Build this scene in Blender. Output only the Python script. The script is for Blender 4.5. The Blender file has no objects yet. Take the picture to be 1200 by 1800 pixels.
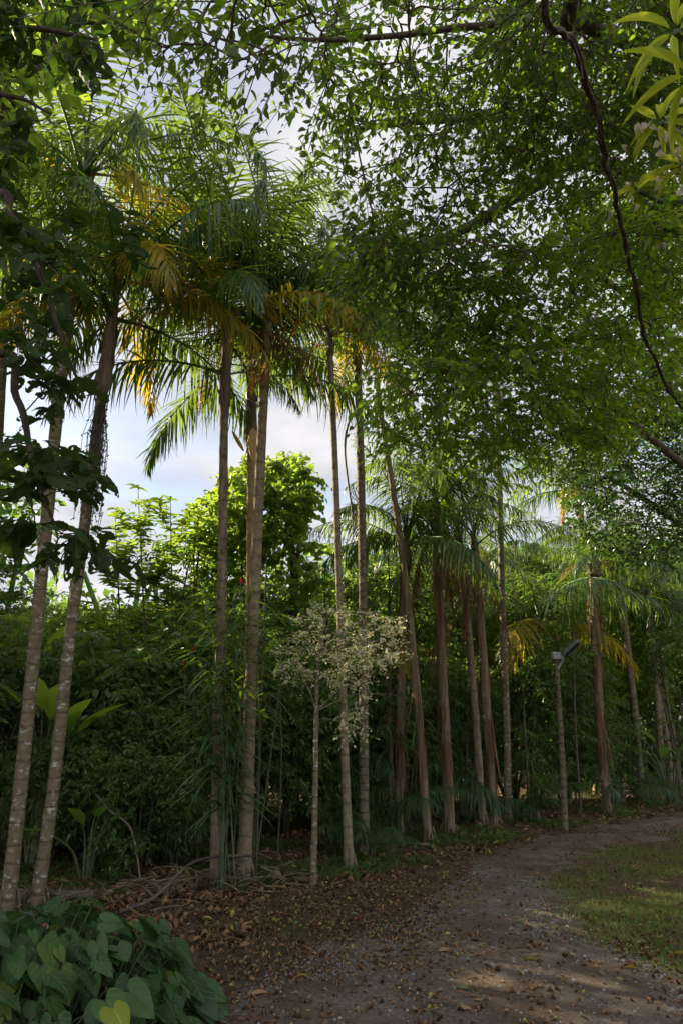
import bpy, math, random
import numpy as np
from mathutils import Vector, noise, Matrix

# ------------------------------------------------------------------ camera, sky, sun, exposure
SC = bpy.context.scene
PITCH = math.radians(17.0)
CAMH = 1.6
cam_d = bpy.data.cameras.new("camera")
cam_d.sensor_fit = 'VERTICAL'
cam_d.sensor_height = 36.0
cam_d.sensor_width = 24.0
cam_d.lens = 24.0
cam_d.clip_start = 0.05
cam_d.clip_end = 2000
cam = bpy.data.objects.new("camera", cam_d)
cam.location = (0, 0, CAMH)
cam.rotation_euler = (math.pi / 2 + PITCH, 0, 0)
SC.collection.objects.link(cam)
SC.camera = cam

SUN_EL, SUN_AZ = math.radians(30), math.radians(-60)      # azimuth from +Y towards +X
SUN_DIR = Vector((math.sin(SUN_AZ) * math.cos(SUN_EL), math.cos(SUN_AZ) * math.cos(SUN_EL), math.sin(SUN_EL)))
sun_d = bpy.data.lights.new("sun", 'SUN')
sun_d.energy = 5.0
sun_d.angle = math.radians(0.6)
sun_d.color = (1.0, 0.86, 0.62)
sun = bpy.data.objects.new("sun", sun_d)
sun.rotation_euler = SUN_DIR.to_track_quat('Z', 'Y').to_euler()
SC.collection.objects.link(sun)

W = bpy.data.worlds.new("World")
SC.world = W
W.use_nodes = True
nt = W.node_tree
for n in list(nt.nodes):
    nt.nodes.remove(n)


def N(nt, typ, **kw):
    n = nt.nodes.new(typ)
    for k, v in kw.items():
        if isinstance(k, str) and hasattr(n, k) and k not in n.inputs:
            setattr(n, k, v)
        else:
            n.inputs[k].default_value = v
    return n


def L(nt, a, b):
    nt.links.new(a, b)


sky = N(nt, 'ShaderNodeTexSky')
sky.sky_type = 'NISHITA'
sky.sun_disc = False
sky.sun_elevation = SUN_EL
sky.sun_rotation = SUN_AZ
sky.air_density = 1.0
sky.dust_density = 1.0
tc = N(nt, 'ShaderNodeTexCoord')
sep = N(nt, 'ShaderNodeSeparateXYZ')
L(nt, tc.outputs['Generated'], sep.inputs[0])
addz = N(nt, 'ShaderNodeMath', operation='ADD'); addz.inputs[1].default_value = 0.18
L(nt, sep.outputs[2], addz.inputs[0])
dx = N(nt, 'ShaderNodeMath', operation='DIVIDE'); L(nt, sep.outputs[0], dx.inputs[0]); L(nt, addz.outputs[0], dx.inputs[1])
dy = N(nt, 'ShaderNodeMath', operation='DIVIDE'); L(nt, sep.outputs[1], dy.inputs[0]); L(nt, addz.outputs[0], dy.inputs[1])
cmb = N(nt, 'ShaderNodeCombineXYZ'); L(nt, dx.outputs[0], cmb.inputs[0]); L(nt, dy.outputs[0], cmb.inputs[1])
n1 = N(nt, 'ShaderNodeTexNoise'); n1.inputs['Scale'].default_value = 1.1; n1.inputs['Detail'].default_value = 6; n1.inputs['Roughness'].default_value = 0.5
L(nt, cmb.outputs[0], n1.inputs['Vector'])
ramp = N(nt, 'ShaderNodeValToRGB')
ramp.color_ramp.elements[0].position = 0.30; ramp.color_ramp.elements[1].position = 0.52
L(nt, n1.outputs[0], ramp.inputs[0])
n2 = N(nt, 'ShaderNodeTexNoise'); n2.inputs['Scale'].default_value = 2.3; n2.inputs['Detail'].default_value = 5
L(nt, cmb.outputs[0], n2.inputs['Vector'])
cr = N(nt, 'ShaderNodeValToRGB')
cr.color_ramp.elements[0].position = 0.35; cr.color_ramp.elements[0].color = (3.0, 3.1, 3.4, 1)
cr.color_ramp.elements[1].position = 0.70; cr.color_ramp.elements[1].color = (4.9, 4.75, 4.75, 1)
L(nt, n2.outputs[0], cr.inputs[0])
mix = N(nt, 'ShaderNodeMix', data_type='RGBA')
L(nt, ramp.outputs[0], mix.inputs[0]); L(nt, sky.outputs[0], mix.inputs[6]); L(nt, cr.outputs[0], mix.inputs[7])
mrd = N(nt, 'ShaderNodeMapRange'); L(nt, sep.outputs[1], mrd.inputs[0])  # sky brightened behind the camera as added front fill
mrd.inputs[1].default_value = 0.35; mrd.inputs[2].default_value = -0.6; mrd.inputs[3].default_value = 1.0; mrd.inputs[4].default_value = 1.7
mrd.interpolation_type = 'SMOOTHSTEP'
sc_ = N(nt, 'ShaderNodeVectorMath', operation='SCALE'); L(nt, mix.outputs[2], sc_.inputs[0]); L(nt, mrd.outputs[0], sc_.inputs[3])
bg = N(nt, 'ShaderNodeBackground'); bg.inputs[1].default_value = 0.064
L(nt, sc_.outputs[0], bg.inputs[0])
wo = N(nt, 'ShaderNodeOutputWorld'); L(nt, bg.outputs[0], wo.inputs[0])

SC.view_settings.view_transform = 'Standard'
SC.view_settings.look = 'None'
SC.view_settings.exposure = 1.75
SC.view_settings.gamma = 1.0
SC.render.engine = 'CYCLES'
SC.cycles.use_denoising = True
SC.cycles.max_bounces = 7
SC.cycles.diffuse_bounces = 4
SC.cycles.glossy_bounces = 2
SC.cycles.transmission_bounces = 5
SC.cycles.use_adaptive_sampling = True
SC.cycles.adaptive_threshold = 0.02
SC.cycles.caustics_reflective = False
SC.cycles.caustics_refractive = False

CT, ST = math.cos(PITCH), math.sin(PITCH)


def ray(px, py):
    cx, cy = (px - 600) / 1200.0, (900 - py) / 1200.0
    return np.array([cx, CT - ST * cy, ST + CT * cy])


def atY(px, py, Y):
    d = ray(px, py)
    return np.array([0, 0, CAMH]) + d * (Y / d[1])


def atZ(px, py, z):
    d = ray(px, py)
    return np.array([0, 0, CAMH]) + d * ((z - CAMH) / d[2])


def gnd(px, py):
    return atZ(px, py, 0.0)


def depth(p):
    return p[1] * CT + (p[2] - CAMH) * ST


# ------------------------------------------------------------------ mesh building
class MB:
    def __init__(s):
        s.v, s.f3, s.f4, s.a, s.n = [], [], [], [], 0

    def add(s, v, f3=None, f4=None, a=None):
        v = np.asarray(v, float).reshape(-1, 3)
        if a is None:
            a = np.zeros((len(v), 3))
        s.v.append(v); s.a.append(np.asarray(a, float).reshape(-1, 3))
        if f3 is not None and len(f3):
            s.f3.append(np.asarray(f3, np.int64).reshape(-1, 3) + s.n)
        if f4 is not None and len(f4):
            s.f4.append(np.asarray(f4, np.int64).reshape(-1, 4) + s.n)
        s.n += len(v)

    def mesh(s, name, mat, off=(0, 0, 0), smooth=True):
        me = bpy.data.meshes.new(name)
        v = np.concatenate(s.v) - np.asarray(off, float)
        a = np.concatenate(s.a)
        f3 = np.concatenate(s.f3) if s.f3 else np.zeros((0, 3), np.int64)
        f4 = np.concatenate(s.f4) if s.f4 else np.zeros((0, 4), np.int64)
        loops = np.concatenate([f3.ravel(), f4.ravel()]).astype(np.int32)
        starts = np.concatenate([np.arange(len(f3)) * 3, len(f3) * 3 + np.arange(len(f4)) * 4]).astype(np.int32)
        me.vertices.add(len(v)); me.vertices.foreach_set('co', v.astype(np.float32).ravel())
        me.loops.add(len(loops)); me.loops.foreach_set('vertex_index', loops)
        me.polygons.add(len(starts)); me.polygons.foreach_set('loop_start', starts)
        try:
            tot = np.concatenate([np.full(len(f3), 3), np.full(len(f4), 4)]).astype(np.int32)
            me.polygons.foreach_set('loop_total', tot)
        except Exception:
            pass
        at = me.attributes.new('leaf', 'FLOAT_VECTOR', 'POINT')
        at.data.foreach_set('vector', a.astype(np.float32).ravel())
        me.update(calc_edges=True)
        me.polygons.foreach_set('use_smooth', np.full(len(starts), smooth, bool))
        me.materials.append(mat)
        return me


C = SC.collection


def obj(name, me, parent=None, loc=(0, 0, 0), rot=(0, 0, 0), sc=1.0):
    o = bpy.data.objects.new(name, me)
    C.objects.link(o)
    o.location = loc; o.rotation_euler = rot
    o.scale = (sc, sc, sc) if not hasattr(sc, '__len__') else sc
    if parent is not None:
        o.parent = parent
    return o


def tag(o, label, cat, group=None, kind=None):
    if label: o['label'] = label
    if cat: o['category'] = cat
    if group: o['group'] = group
    if kind: o['kind'] = kind
    return o


def thing(name, label, cat, loc=(0, 0, 0), group=None, rz=0.0, sc=1.0):
    o = bpy.data.objects.new(name, None)
    o.empty_display_size = 0.1
    C.objects.link(o)
    o.location = loc; o.rotation_euler = (0, 0, rz); o.scale = (sc, sc, sc)
    return tag(o, label, cat, group)


def dup(root, loc, rz=0.0, sc=1.0, label=None, group=None):
    r = root.copy(); C.objects.link(r)
    r.location = loc; r.rotation_euler = (0, 0, rz)
    r.scale = (sc, sc, sc) if not hasattr(sc, '__len__') else sc
    if label: r['label'] = label
    if group: r['group'] = group
    for ch in list(root.children):
        c = ch.copy(); C.objects.link(c); c.parent = r
        for g in ch.children:
            d = g.copy(); C.objects.link(d); d.parent = c
    return r


def smooth_path(pts, n):
    """Catmull-Rom through pts, n samples."""
    P = np.asarray(pts, float)
    if len(P) == 2:
        t = np.linspace(0, 1, n)[:, None]
        return P[0] * (1 - t) + P[1] * t
    E = np.vstack([2 * P[0] - P[1], P, 2 * P[-1] - P[-2]])
    out = []
    for u in np.linspace(0, len(P) - 1, n):
        i = min(int(u), len(P) - 2); t = u - i
        p0, p1, p2, p3 = E[i], E[i + 1], E[i + 2], E[i + 3]
        out.append(0.5 * ((2 * p1) + (-p0 + p2) * t + (2 * p0 - 5 * p1 + 4 * p2 - p3) * t * t + (-p0 + 3 * p1 - 3 * p2 + p3) * t ** 3))
    return np.array(out)


def tube(mb, pts, rad, sides=8, rnd=0.0, rough=0.0, seed=0):
    P = np.asarray(pts, float); n = len(P)
    R = np.broadcast_to(np.asarray(rad, float), (n,)) if np.ndim(rad) == 0 or len(np.atleast_1d(rad)) == n else np.linspace(rad[0], rad[-1], n)
    T = np.gradient(P, axis=0); T /= np.linalg.norm(T, axis=1)[:, None] + 1e-9
    ref = np.array([1.0, 0, 0]) if abs(T[0][0]) < 0.8 else np.array([0, 1.0, 0])
    U = np.empty_like(P)
    u = ref - T[0] * ref.dot(T[0]); u /= np.linalg.norm(u)
    for i in range(n):
        u = u - T[i] * u.dot(T[i]); u /= np.linalg.norm(u) + 1e-9
        U[i] = u
    V = np.cross(T, U)
    a = np.arange(sides) * 2 * math.pi / sides
    rr = R[:, None] * np.ones((1, sides))
    if rough:
        rg = np.random.default_rng(seed)
        rr = rr * (1 + rough * rg.normal(size=(n, sides)))
    v = P[:, None, :] + rr[..., None] * (np.cos(a)[None, :, None] * U[:, None, :] + np.sin(a)[None, :, None] * V[:, None, :])
    i = np.arange(n - 1)[:, None]; j = np.arange(sides)[None, :]; k = (j + 1) % sides
    f = np.stack([i * sides + j, i * sides + k, (i + 1) * sides + k, (i + 1) * sides + j], -1).reshape(-1, 4)
    attr = np.zeros((n * sides, 3)); attr[:, 1] = np.repeat(np.linspace(0, 1, n), sides); attr[:, 2] = rnd
    mb.add(v.reshape(-1, 3), f4=f, a=attr)
    # caps
    for e, idx in ((0, 0), (n - 1, 1)):
        c = P[e]
        ring = v[e]
        vv = np.vstack([ring, c[None]])
        j1 = np.arange(sides); j2 = (j1 + 1) % sides
        ff = np.stack([j2, j1, np.full(sides, sides)], -1) if idx == 0 else np.stack([j1, j2, np.full(sides, sides)], -1)
        aa = np.zeros((sides + 1, 3)); aa[:, 2] = rnd
        mb.add(vv, f3=ff, a=aa)


def nrm(a):
    return a / (np.linalg.norm(a, axis=-1, keepdims=True) + 1e-9)


# leaf templates: (verts xyz with x across -.5...5, y along 0..1, z up), tris, quads
def tpl_rhomb():
    v = np.array([[0, 0, 0], [-.5, .42, .10], [.5, .42, .10], [0, 1, -.12], [0, .45, 0]])
    return v, np.array([[0, 4, 1], [0, 2, 4], [1, 4, 3], [4, 2, 3]]), np.zeros((0, 4), int)


def tpl_oval(curl=0.18, fold=0.14, n=4):
    ys = np.linspace(0, 1, n + 2)
    v = [[0, 0, 0]]
    for y in ys[1:-1]:
        w = 0.5 * math.sin(math.pi * y ** 0.85) ** 0.75
        zc = -curl * y * y
        v += [[-w, y, zc + fold * w * 2], [0, y, zc], [w, y, zc + fold * w * 2]]
    v.append([0, 1, -curl])
    f3 = [[0, 2, 1], [0, 3, 2]]; f4 = []
    for i in range(n - 1):
        a = 1 + 3 * i; b = a + 3
        f4 += [[a, a + 1, b + 1, b], [a + 1, a + 2, b + 2, b + 1]]
    a = 1 + 3 * (n - 1); t = a + 3
    f3 += [[a, a + 1, t], [a + 1, a + 2, t]]
    return np.array(v, float), np.array(f3), np.array(f4)


def tpl_strip(n=4, droop=0.5, w=1.0, taper=True):
    """narrow leaflet bending to -z; V cross-section"""
    v = []; ys = np.linspace(0, 1, n + 1)
    for y in ys:
        ww = 0.5 * w * (min(1, 0.45 + 3 * y) * (1 - y ** 2.2) + 0.02)
        L_ = y * (1 - 0.15 * droop * y); z = -droop * y ** 2
        v += [[-ww, L_, z], [ww, L_, z]]
    f4 = [[2 * i, 2 * i + 1, 2 * i + 3, 2 * i + 2] for i in range(n)]
    return np.array(v, float), np.zeros((0, 3), int), np.array(f4)


def put_leaves(mb, pos, d, nor, ln, wd, tpl, rng, rnd=None):
    """pos,d,nor (k,3), ln,wd (k,)"""
    k = len(pos)
    if k == 0: return
    tv, t3, t4 = tpl
    d = nrm(d); s = nrm(np.cross(d, nor)); n = np.cross(s, d)
    ln = np.broadcast_to(ln, (k,)); wd = np.broadcast_to(wd, (k,))
    m = len(tv)
    v = (pos[:, None, :] + tv[None, :, 0, None] * s[:, None, :] * wd[:, None, None]
         + tv[None, :, 1, None] * d[:, None, :] * ln[:, None, None]
         + tv[None, :, 2, None] * n[:, None, :] * ln[:, None, None])
    off = (np.arange(k) * m)[:, None, None]
    f3 = (t3[None] + off).reshape(-1, 3) if len(t3) else None
    f4 = (t4[None] + off).reshape(-1, 4) if len(t4) else None
    if rnd is None: rnd = rng.random(k)
    a = np.empty((k, m, 3)); a[:, :, 0] = tv[None, :, 0]; a[:, :, 1] = tv[None, :, 1]; a[:, :, 2] = rnd[:, None]
    mb.add(v.reshape(-1, 3), f3, f4, a.reshape(-1, 3))


# ------------------------------------------------------------------ materials
def newmat(name):
    m = bpy.data.materials.new(name); m.use_nodes = True
    t = m.node_tree
    for n in list(t.nodes): t.nodes.remove(n)
    out = t.nodes.new('ShaderNodeOutputMaterial')
    return m, t, out


def leaf_mat(name, c1, c2, tr=(0.35, 0.55, 0.05), tw=0.4, rough=0.45, spec=0.4, vein=0.0, c3=None, veinf=9.0, stripe=None):
    m, t, out = newmat(name)
    at = t.nodes.new('ShaderNodeAttribute'); at.attribute_name = 'leaf'
    sp = t.nodes.new('ShaderNodeSeparateXYZ'); L(t, at.outputs['Vector'], sp.inputs[0])
    r = t.nodes.new('ShaderNodeValToRGB')
    r.color_ramp.elements[0].color = (*c1, 1); r.color_ramp.elements[1].color = (*c2, 1)
    r.color_ramp.elements[1].position = 0.93 if c3 else 1.0
    if c3:
        e = r.color_ramp.elements.new(0.97); e.color = (*c3, 1)
    L(t, sp.outputs[2], r.inputs[0])
    col = r.outputs[0]
    if vein:
        ax = t.nodes.new('ShaderNodeMath'); ax.operation = 'ABSOLUTE'; L(t, sp.outputs[0], ax.inputs[0])
        # side veins run at a slant: sin((y - |x|)*f)
        sb = t.nodes.new('ShaderNodeMath'); sb.operation = 'SUBTRACT'; L(t, sp.outputs[1], sb.inputs[0]); L(t, ax.outputs[0], sb.inputs[1])
        ml = t.nodes.new('ShaderNodeMath'); ml.operation = 'MULTIPLY'; L(t, sb.outputs[0], ml.inputs[0]); ml.inputs[1].default_value = veinf * 6.283
        sn = t.nodes.new('ShaderNodeMath'); sn.operation = 'SINE'; L(t, ml.outputs[0], sn.inputs[0])
        gt = t.nodes.new('ShaderNodeMapRange'); L(t, sn.outputs[0], gt.inputs[0]); gt.inputs[1].default_value = 0.75; gt.inputs[2].default_value = 1.0
        mr = t.nodes.new('ShaderNodeMapRange'); L(t, ax.outputs[0], mr.inputs[0]); mr.inputs[1].default_value = 0.05; mr.inputs[2].default_value = 0.0
        mx = t.nodes.new('ShaderNodeMath'); mx.operation = 'MAXIMUM'; L(t, gt.outputs[0], mx.inputs[0]); L(t, mr.outputs[0], mx.inputs[1])
        fm = t.nodes.new('ShaderNodeMath'); fm.operation = 'MULTIPLY'; L(t, mx.outputs[0], fm.inputs[0]); fm.inputs[1].default_value = vein
        vm = t.nodes.new('ShaderNodeMix'); vm.data_type = 'RGBA'; L(t, fm.outputs[0], vm.inputs[0]); L(t, col, vm.inputs[6])
        vm.inputs[7].default_value = (*(stripe or tuple(min(1, c * 2.2 + 0.03) for c in c2)), 1)
        col = vm.outputs[2]
        bp = t.nodes.new('ShaderNodeBump'); bp.inputs['Strength'].default_value = 0.35; bp.inputs['Distance'].default_value = 0.01
        bp.invert = True; L(t, mx.outputs[0], bp.inputs['Height'])
    b = t.nodes.new('ShaderNodeBsdfPrincipled')
    L(t, col, b.inputs['Base Color'])
    b.inputs['Roughness'].default_value = rough
    b.inputs['Specular IOR Level'].default_value = spec
    if vein: L(t, bp.outputs[0], b.inputs['Normal'])
    tl = t.nodes.new('ShaderNodeBsdfTranslucent')
    mt = t.nodes.new('ShaderNodeMix'); mt.data_type = 'RGBA'; mt.inputs[0].default_value = 0.7
    L(t, col, mt.inputs[6]); mt.inputs[7].default_value = (*tr, 1)
    L(t, mt.outputs[2], tl.inputs[0])
    ms = t.nodes.new('ShaderNodeMixShader'); ms.inputs[0].default_value = tw
    L(t, b.outputs[0], ms.inputs[1]); L(t, tl.outputs[0], ms.inputs[2]); L(t, ms.outputs[0], out.inputs[0])
    return m


def bark_mat(name, c1, c2, c3=None, ring=0.0, scale=6.0, lich=0.5, stretch=0.25, bump=0.5, ringf=7.0):
    m, t, out = newmat(name)
    tcn = t.nodes.new('ShaderNodeTexCoord')
    mp = t.nodes.new('ShaderNodeMapping'); L(t, tcn.outputs['Object'], mp.inputs[0]); mp.inputs['Scale'].default_value = (1, 1, stretch)
    nz = t.nodes.new('ShaderNodeTexNoise'); nz.inputs['Scale'].default_value = scale * 4; nz.inputs['Detail'].default_value = 6; nz.inputs['Roughness'].default_value = 0.65
    L(t, mp.outputs[0], nz.inputs['Vector'])
    r = t.nodes.new('ShaderNodeValToRGB'); r.color_ramp.elements[0].color = (*c1, 1); r.color_ramp.elements[1].color = (*c2, 1)
    r.color_ramp.elements[0].position = 0.35; r.color_ramp.elements[1].position = 0.68
    L(t, nz.outputs[0], r.inputs[0])
    col = r.outputs[0]; hgt = nz.outputs[0]
    if c3:
        n2 = t.nodes.new('ShaderNodeTexNoise'); n2.inputs['Scale'].default_value = 13; n2.inputs['Detail'].default_value = 8; n2.inputs['Roughness'].default_value = 0.7
        mp2 = t.nodes.new('ShaderNodeMapping'); L(t, tcn.outputs['Object'], mp2.inputs[0]); mp2.inputs['Scale'].default_value = (1, 1, 1.6)
        L(t, mp2.outputs[0], n2.inputs['Vector'])
        mr = t.nodes.new('ShaderNodeMapRange'); L(t, n2.outputs[0], mr.inputs[0]); mr.inputs[1].default_value = 0.68 - 0.2 * lich; mr.inputs[2].default_value = 0.74 - 0.2 * lich
        mx = t.nodes.new('ShaderNodeMix'); mx.data_type = 'RGBA'; L(t, mr.outputs[0], mx.inputs[0]); L(t, col, mx.inputs[6]); mx.inputs[7].default_value = (*c3, 1)
        col = mx.outputs[2]
    if ring:
        sp = t.nodes.new('ShaderNodeSeparateXYZ'); L(t, tcn.outputs['Object'], sp.inputs[0])
        n3 = t.nodes.new('ShaderNodeTexNoise'); n3.inputs['Scale'].default_value = 2.0; L(t, tcn.outputs['Object'], n3.inputs['Vector'])
        ad = t.nodes.new('ShaderNodeMath'); ad.operation = 'MULTIPLY_ADD'; L(t, n3.outputs[0], ad.inputs[0]); ad.inputs[1].default_value = 0.35; L(t, sp.outputs[2], ad.inputs[2])
        ml = t.nodes.new('ShaderNodeMath'); ml.operation = 'MULTIPLY'; L(t, ad.outputs[0], ml.inputs[0]); ml.inputs[1].default_value = ringf
        fr = t.nodes.new('ShaderNodeMath'); fr.operation = 'FRACT'; L(t, ml.outputs[0], fr.inputs[0])
        rr = t.nodes.new('ShaderNodeMapRange'); L(t, fr.outputs[0], rr.inputs[0]); rr.inputs[1].default_value = 0.0; rr.inputs[2].default_value = 0.16; rr.inputs[3].default_value = 1.0; rr.inputs[4].default_value = 0.0
        fm = t.nodes.new('ShaderNodeMath'); fm.operation = 'MULTIPLY'; L(t, rr.outputs[0], fm.inputs[0]); fm.inputs[1].default_value = ring
        mx = t.nodes.new('ShaderNodeMix'); mx.data_type = 'RGBA'; L(t, fm.outputs[0], mx.inputs[0]); L(t, col, mx.inputs[6]); mx.inputs[7].default_value = (*[c * 0.45 for c in c1], 1)
        col = mx.outputs[2]
        hh = t.nodes.new('ShaderNodeMath'); hh.operation = 'SUBTRACT'; L(t, nz.outputs[0], hh.inputs[0]); L(t, fm.outputs[0], hh.inputs[1])
        hgt = hh.outputs[0]
    b = t.nodes.new('ShaderNodeBsdfPrincipled'); L(t, col, b.inputs['Base Color']); b.inputs['Roughness'].default_value = 0.85
    b.inputs['Specular IOR Level'].default_value = 0.2
    bp = t.nodes.new('ShaderNodeBump'); bp.inputs['Strength'].default_value = bump; bp.inputs['Distance'].default_value = 0.02
    L(t, hgt, bp.inputs['Height']); L(t, bp.outputs[0], b.inputs['Normal']); L(t, b.outputs[0], out.inputs[0])
    return m


def plain_mat(name, c1, c2=None, rough=0.7, scale=20, metal=0.0):
    m, t, out = newmat(name)
    b = t.nodes.new('ShaderNodeBsdfPrincipled'); b.inputs['Roughness'].default_value = rough; b.inputs['Metallic'].default_value = metal
    if c2:
        tcn = t.nodes.new('ShaderNodeTexCoord')
        nz = t.nodes.new('ShaderNodeTexNoise'); nz.inputs['Scale'].default_value = scale; nz.inputs['Detail'].default_value = 5; L(t, tcn.outputs['Object'], nz.inputs['Vector'])
        r = t.nodes.new('ShaderNodeValToRGB'); r.color_ramp.elements[0].color = (*c1, 1); r.color_ramp.elements[1].color = (*c2, 1)
        r.color_ramp.elements[0].position = 0.35; r.color_ramp.elements[1].position = 0.65
        L(t, nz.outputs[0], r.inputs[0]); L(t, r.outputs[0], b.inputs['Base Color'])
    else:
        b.inputs['Base Color'].default_value = (*c1, 1)
    L(t, b.outputs[0], out.inputs[0])
    return m


M = {}
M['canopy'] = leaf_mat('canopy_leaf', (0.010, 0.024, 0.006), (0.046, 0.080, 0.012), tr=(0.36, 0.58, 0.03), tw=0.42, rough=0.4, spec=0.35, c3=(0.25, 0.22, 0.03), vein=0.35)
M['bright'] = leaf_mat('lit_canopy_leaf', (0.024, 0.062, 0.008), (0.12, 0.20, 0.022), tr=(0.50, 0.80, 0.03), tw=0.5, rough=0.4, spec=0.4, c3=(0.30, 0.26, 0.03), vein=0.3)  # lit copy of the canopy leaf: sunlight put into the colour
M['fine'] = leaf_mat('narrow_leaf', (0.030, 0.062, 0.014), (0.12, 0.165, 0.030), tr=(0.25, 0.40, 0.05), tw=0.35, rough=0.4, spec=0.4, c3=(0.22, 0.14, 0.05))
M['dark'] = leaf_mat('dark_leaf', (0.026, 0.056, 0.016), (0.060, 0.105, 0.024), tr=(0.12, 0.28, 0.03), tw=0.30, rough=0.32, spec=0.5)
M['big'] = leaf_mat('eaten_leaf', (0.014, 0.030, 0.010), (0.034, 0.060, 0.014), tr=(0.10, 0.20, 0.015), tw=0.28, rough=0.6, spec=0.15, vein=0.4, veinf=7)
M['sunny'] = leaf_mat('sunny_leaf', (0.060, 0.115, 0.015), (0.12, 0.18, 0.025), tr=(0.45, 0.62, 0.05), tw=0.5, rough=0.45)
M['mid'] = leaf_mat('mid_leaf', (0.034, 0.080, 0.018), (0.120, 0.190, 0.040), tr=(0.25, 0.45, 0.05), tw=0.38, rough=0.36, spec=0.5)
M['frond'] = leaf_mat('frond_leaf', (0.020, 0.062, 0.026), (0.052, 0.110, 0.034), tr=(0.36, 0.52, 0.03), tw=0.36, rough=0.38, spec=0.4)
M['frondy'] = leaf_mat('sunlit_or_yellow_leaf', (0.10, 0.14, 0.015), (0.26, 0.20, 0.02), tr=(0.85, 0.62, 0.04), tw=0.5, rough=0.45)  # sunlit yellow put into frond colour; also the yellow of fallen leaves
M['frondo'] = leaf_mat('orange_frond_leaf', (0.20, 0.07, 0.015), (0.32, 0.15, 0.03), tr=(0.80, 0.32, 0.05), tw=0.45, rough=0.6)
M['frondb'] = leaf_mat('brown_frond_leaf', (0.10, 0.055, 0.028), (0.24, 0.14, 0.075), tr=(0.30, 0.15, 0.06), tw=0.25, rough=0.8, spec=0.1)
M['heart'] = leaf_mat('heart_leaf', (0.013, 0.040, 0.011), (0.042, 0.092, 0.020), tr=(0.10, 0.28, 0.04), tw=0.22, rough=0.40, spec=0.35, vein=0.5, veinf=3.2, stripe=(0.075, 0.15, 0.05), c3=(0.10, 0.13, 0.02))
M['hearty'] = leaf_mat('yellow_heart_leaf', (0.16, 0.20, 0.02), (0.26, 0.27, 0.03), tr=(0.4, 0.4, 0.04), tw=0.3, vein=0.3)
M['vari'] = leaf_mat('variegated_leaf', (0.10, 0.20, 0.02), (0.20, 0.30, 0.03), tr=(0.75, 0.80, 0.05), tw=0.5, vein=0.6, veinf=0.7, stripe=(0.60, 0.60, 0.08))
M['cream'] = leaf_mat('cream_bract', (0.45, 0.42, 0.28), (0.62, 0.58, 0.40), tr=(0.8, 0.7, 0.45), tw=0.4, rough=0.6)
M['blossom'] = leaf_mat('blossom', (0.50, 0.46, 0.28), (0.74, 0.69, 0.47), tr=(0.6, 0.6, 0.35), tw=0.35, rough=0.7)
M['red'] = leaf_mat('red_petal', (0.30, 0.012, 0.014), (0.45, 0.025, 0.025), tr=(0.5, 0.04, 0.03), tw=0.3)
M['grass'] = leaf_mat('grass_blade', (0.09, 0.14, 0.025), (0.19, 0.23, 0.045), tr=(0.25, 0.4, 0.05), tw=0.3, rough=0.6)
M['litter'] = leaf_mat('litter_leaf', (0.055, 0.030, 0.017), (0.30, 0.175, 0.088), tr=(0.3, 0.15, 0.06), tw=0.1, rough=0.8, spec=0.15, c3=(0.35, 0.32, 0.08))
M['straw'] = leaf_mat('straw_litter', (0.06, 0.045, 0.025), (0.20, 0.16, 0.085), tr=(0.3, 0.2, 0.08), tw=0.1, rough=0.8, spec=0.15)
M['green_lit'] = leaf_mat('green_litter', (0.05, 0.08, 0.03), (0.14, 0.17, 0.07), tr=(0.2, 0.3, 0.08), tw=0.15, rough=0.7)
M['bark'] = bark_mat('bark', (0.055, 0.040, 0.028), (0.16, 0.13, 0.10), (0.30, 0.29, 0.25), lich=0.35)
M['barkd'] = bark_mat('dark_bark', (0.030, 0.022, 0.016), (0.085, 0.065, 0.045))
M['palm_l'] = bark_mat('lichen_palm_bark', (0.11, 0.088, 0.05), (0.20, 0.165, 0.10), (0.38, 0.38, 0.33), ring=0.6, lich=0.60, scale=5, stretch=1.0, ringf=7)
M['palm_g'] = bark_mat('grey_palm_bark', (0.145, 0.118, 0.07), (0.28, 0.235, 0.15), (0.36, 0.35, 0.28), ring=0.65, lich=0.35, scale=4, stretch=0.8, ringf=5)
M['palm_m'] = bark_mat('mossy_palm_bark', (0.075, 0.062, 0.036), (0.20, 0.165, 0.10), (0.30, 0.30, 0.22), ring=0.8, lich=0.5, scale=7, stretch=0.5, ringf=9)
M['palm_s'] = bark_mat('streaked_palm_bark', (0.10, 0.075, 0.045), (0.27, 0.22, 0.15), (0.07, 0.055, 0.035), ring=0.45, lich=0.55, scale=5, stretch=0.15, ringf=4)
M['palm_o'] = bark_mat('orange_lit_palm_bark', (0.22, 0.14, 0.075), (0.38, 0.25, 0.14), ring=0.4, scale=4, stretch=0.5, ringf=9)  # warm sunlight on the trunk put into the bark colour
M['palm_b'] = bark_mat('brown_palm_bark', (0.095, 0.070, 0.042), (0.26, 0.20, 0.13), ring=0.2, scale=6, stretch=0.12, bump=0.8)
M['sheath'] = bark_mat('sheath', (0.075, 0.055, 0.038), (0.24, 0.19, 0.13), scale=6, stretch=0.06, bump=0.9)
M['sheathg'] = bark_mat('green_sheath', (0.10, 0.14, 0.05), (0.20, 0.24, 0.10), scale=3, stretch=0.1, bump=0.2)
M['bract'] = plain_mat('bract', (0.42, 0.27, 0.10), (0.58, 0.42, 0.20), scale=8)
M['seed'] = plain_mat('seed', (0.045, 0.035, 0.022), (0.10, 0.075, 0.045), scale=30)
M['stick'] = plain_mat('stick', (0.08, 0.055, 0.035), (0.22, 0.165, 0.105), scale=12)
M['stickd'] = plain_mat('dark_stick', (0.05, 0.038, 0.028), (0.12, 0.09, 0.065), scale=12)
M['greenstem'] = plain_mat('green_stem', (0.04, 0.06, 0.022), (0.09, 0.11, 0.04), scale=15)
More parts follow.
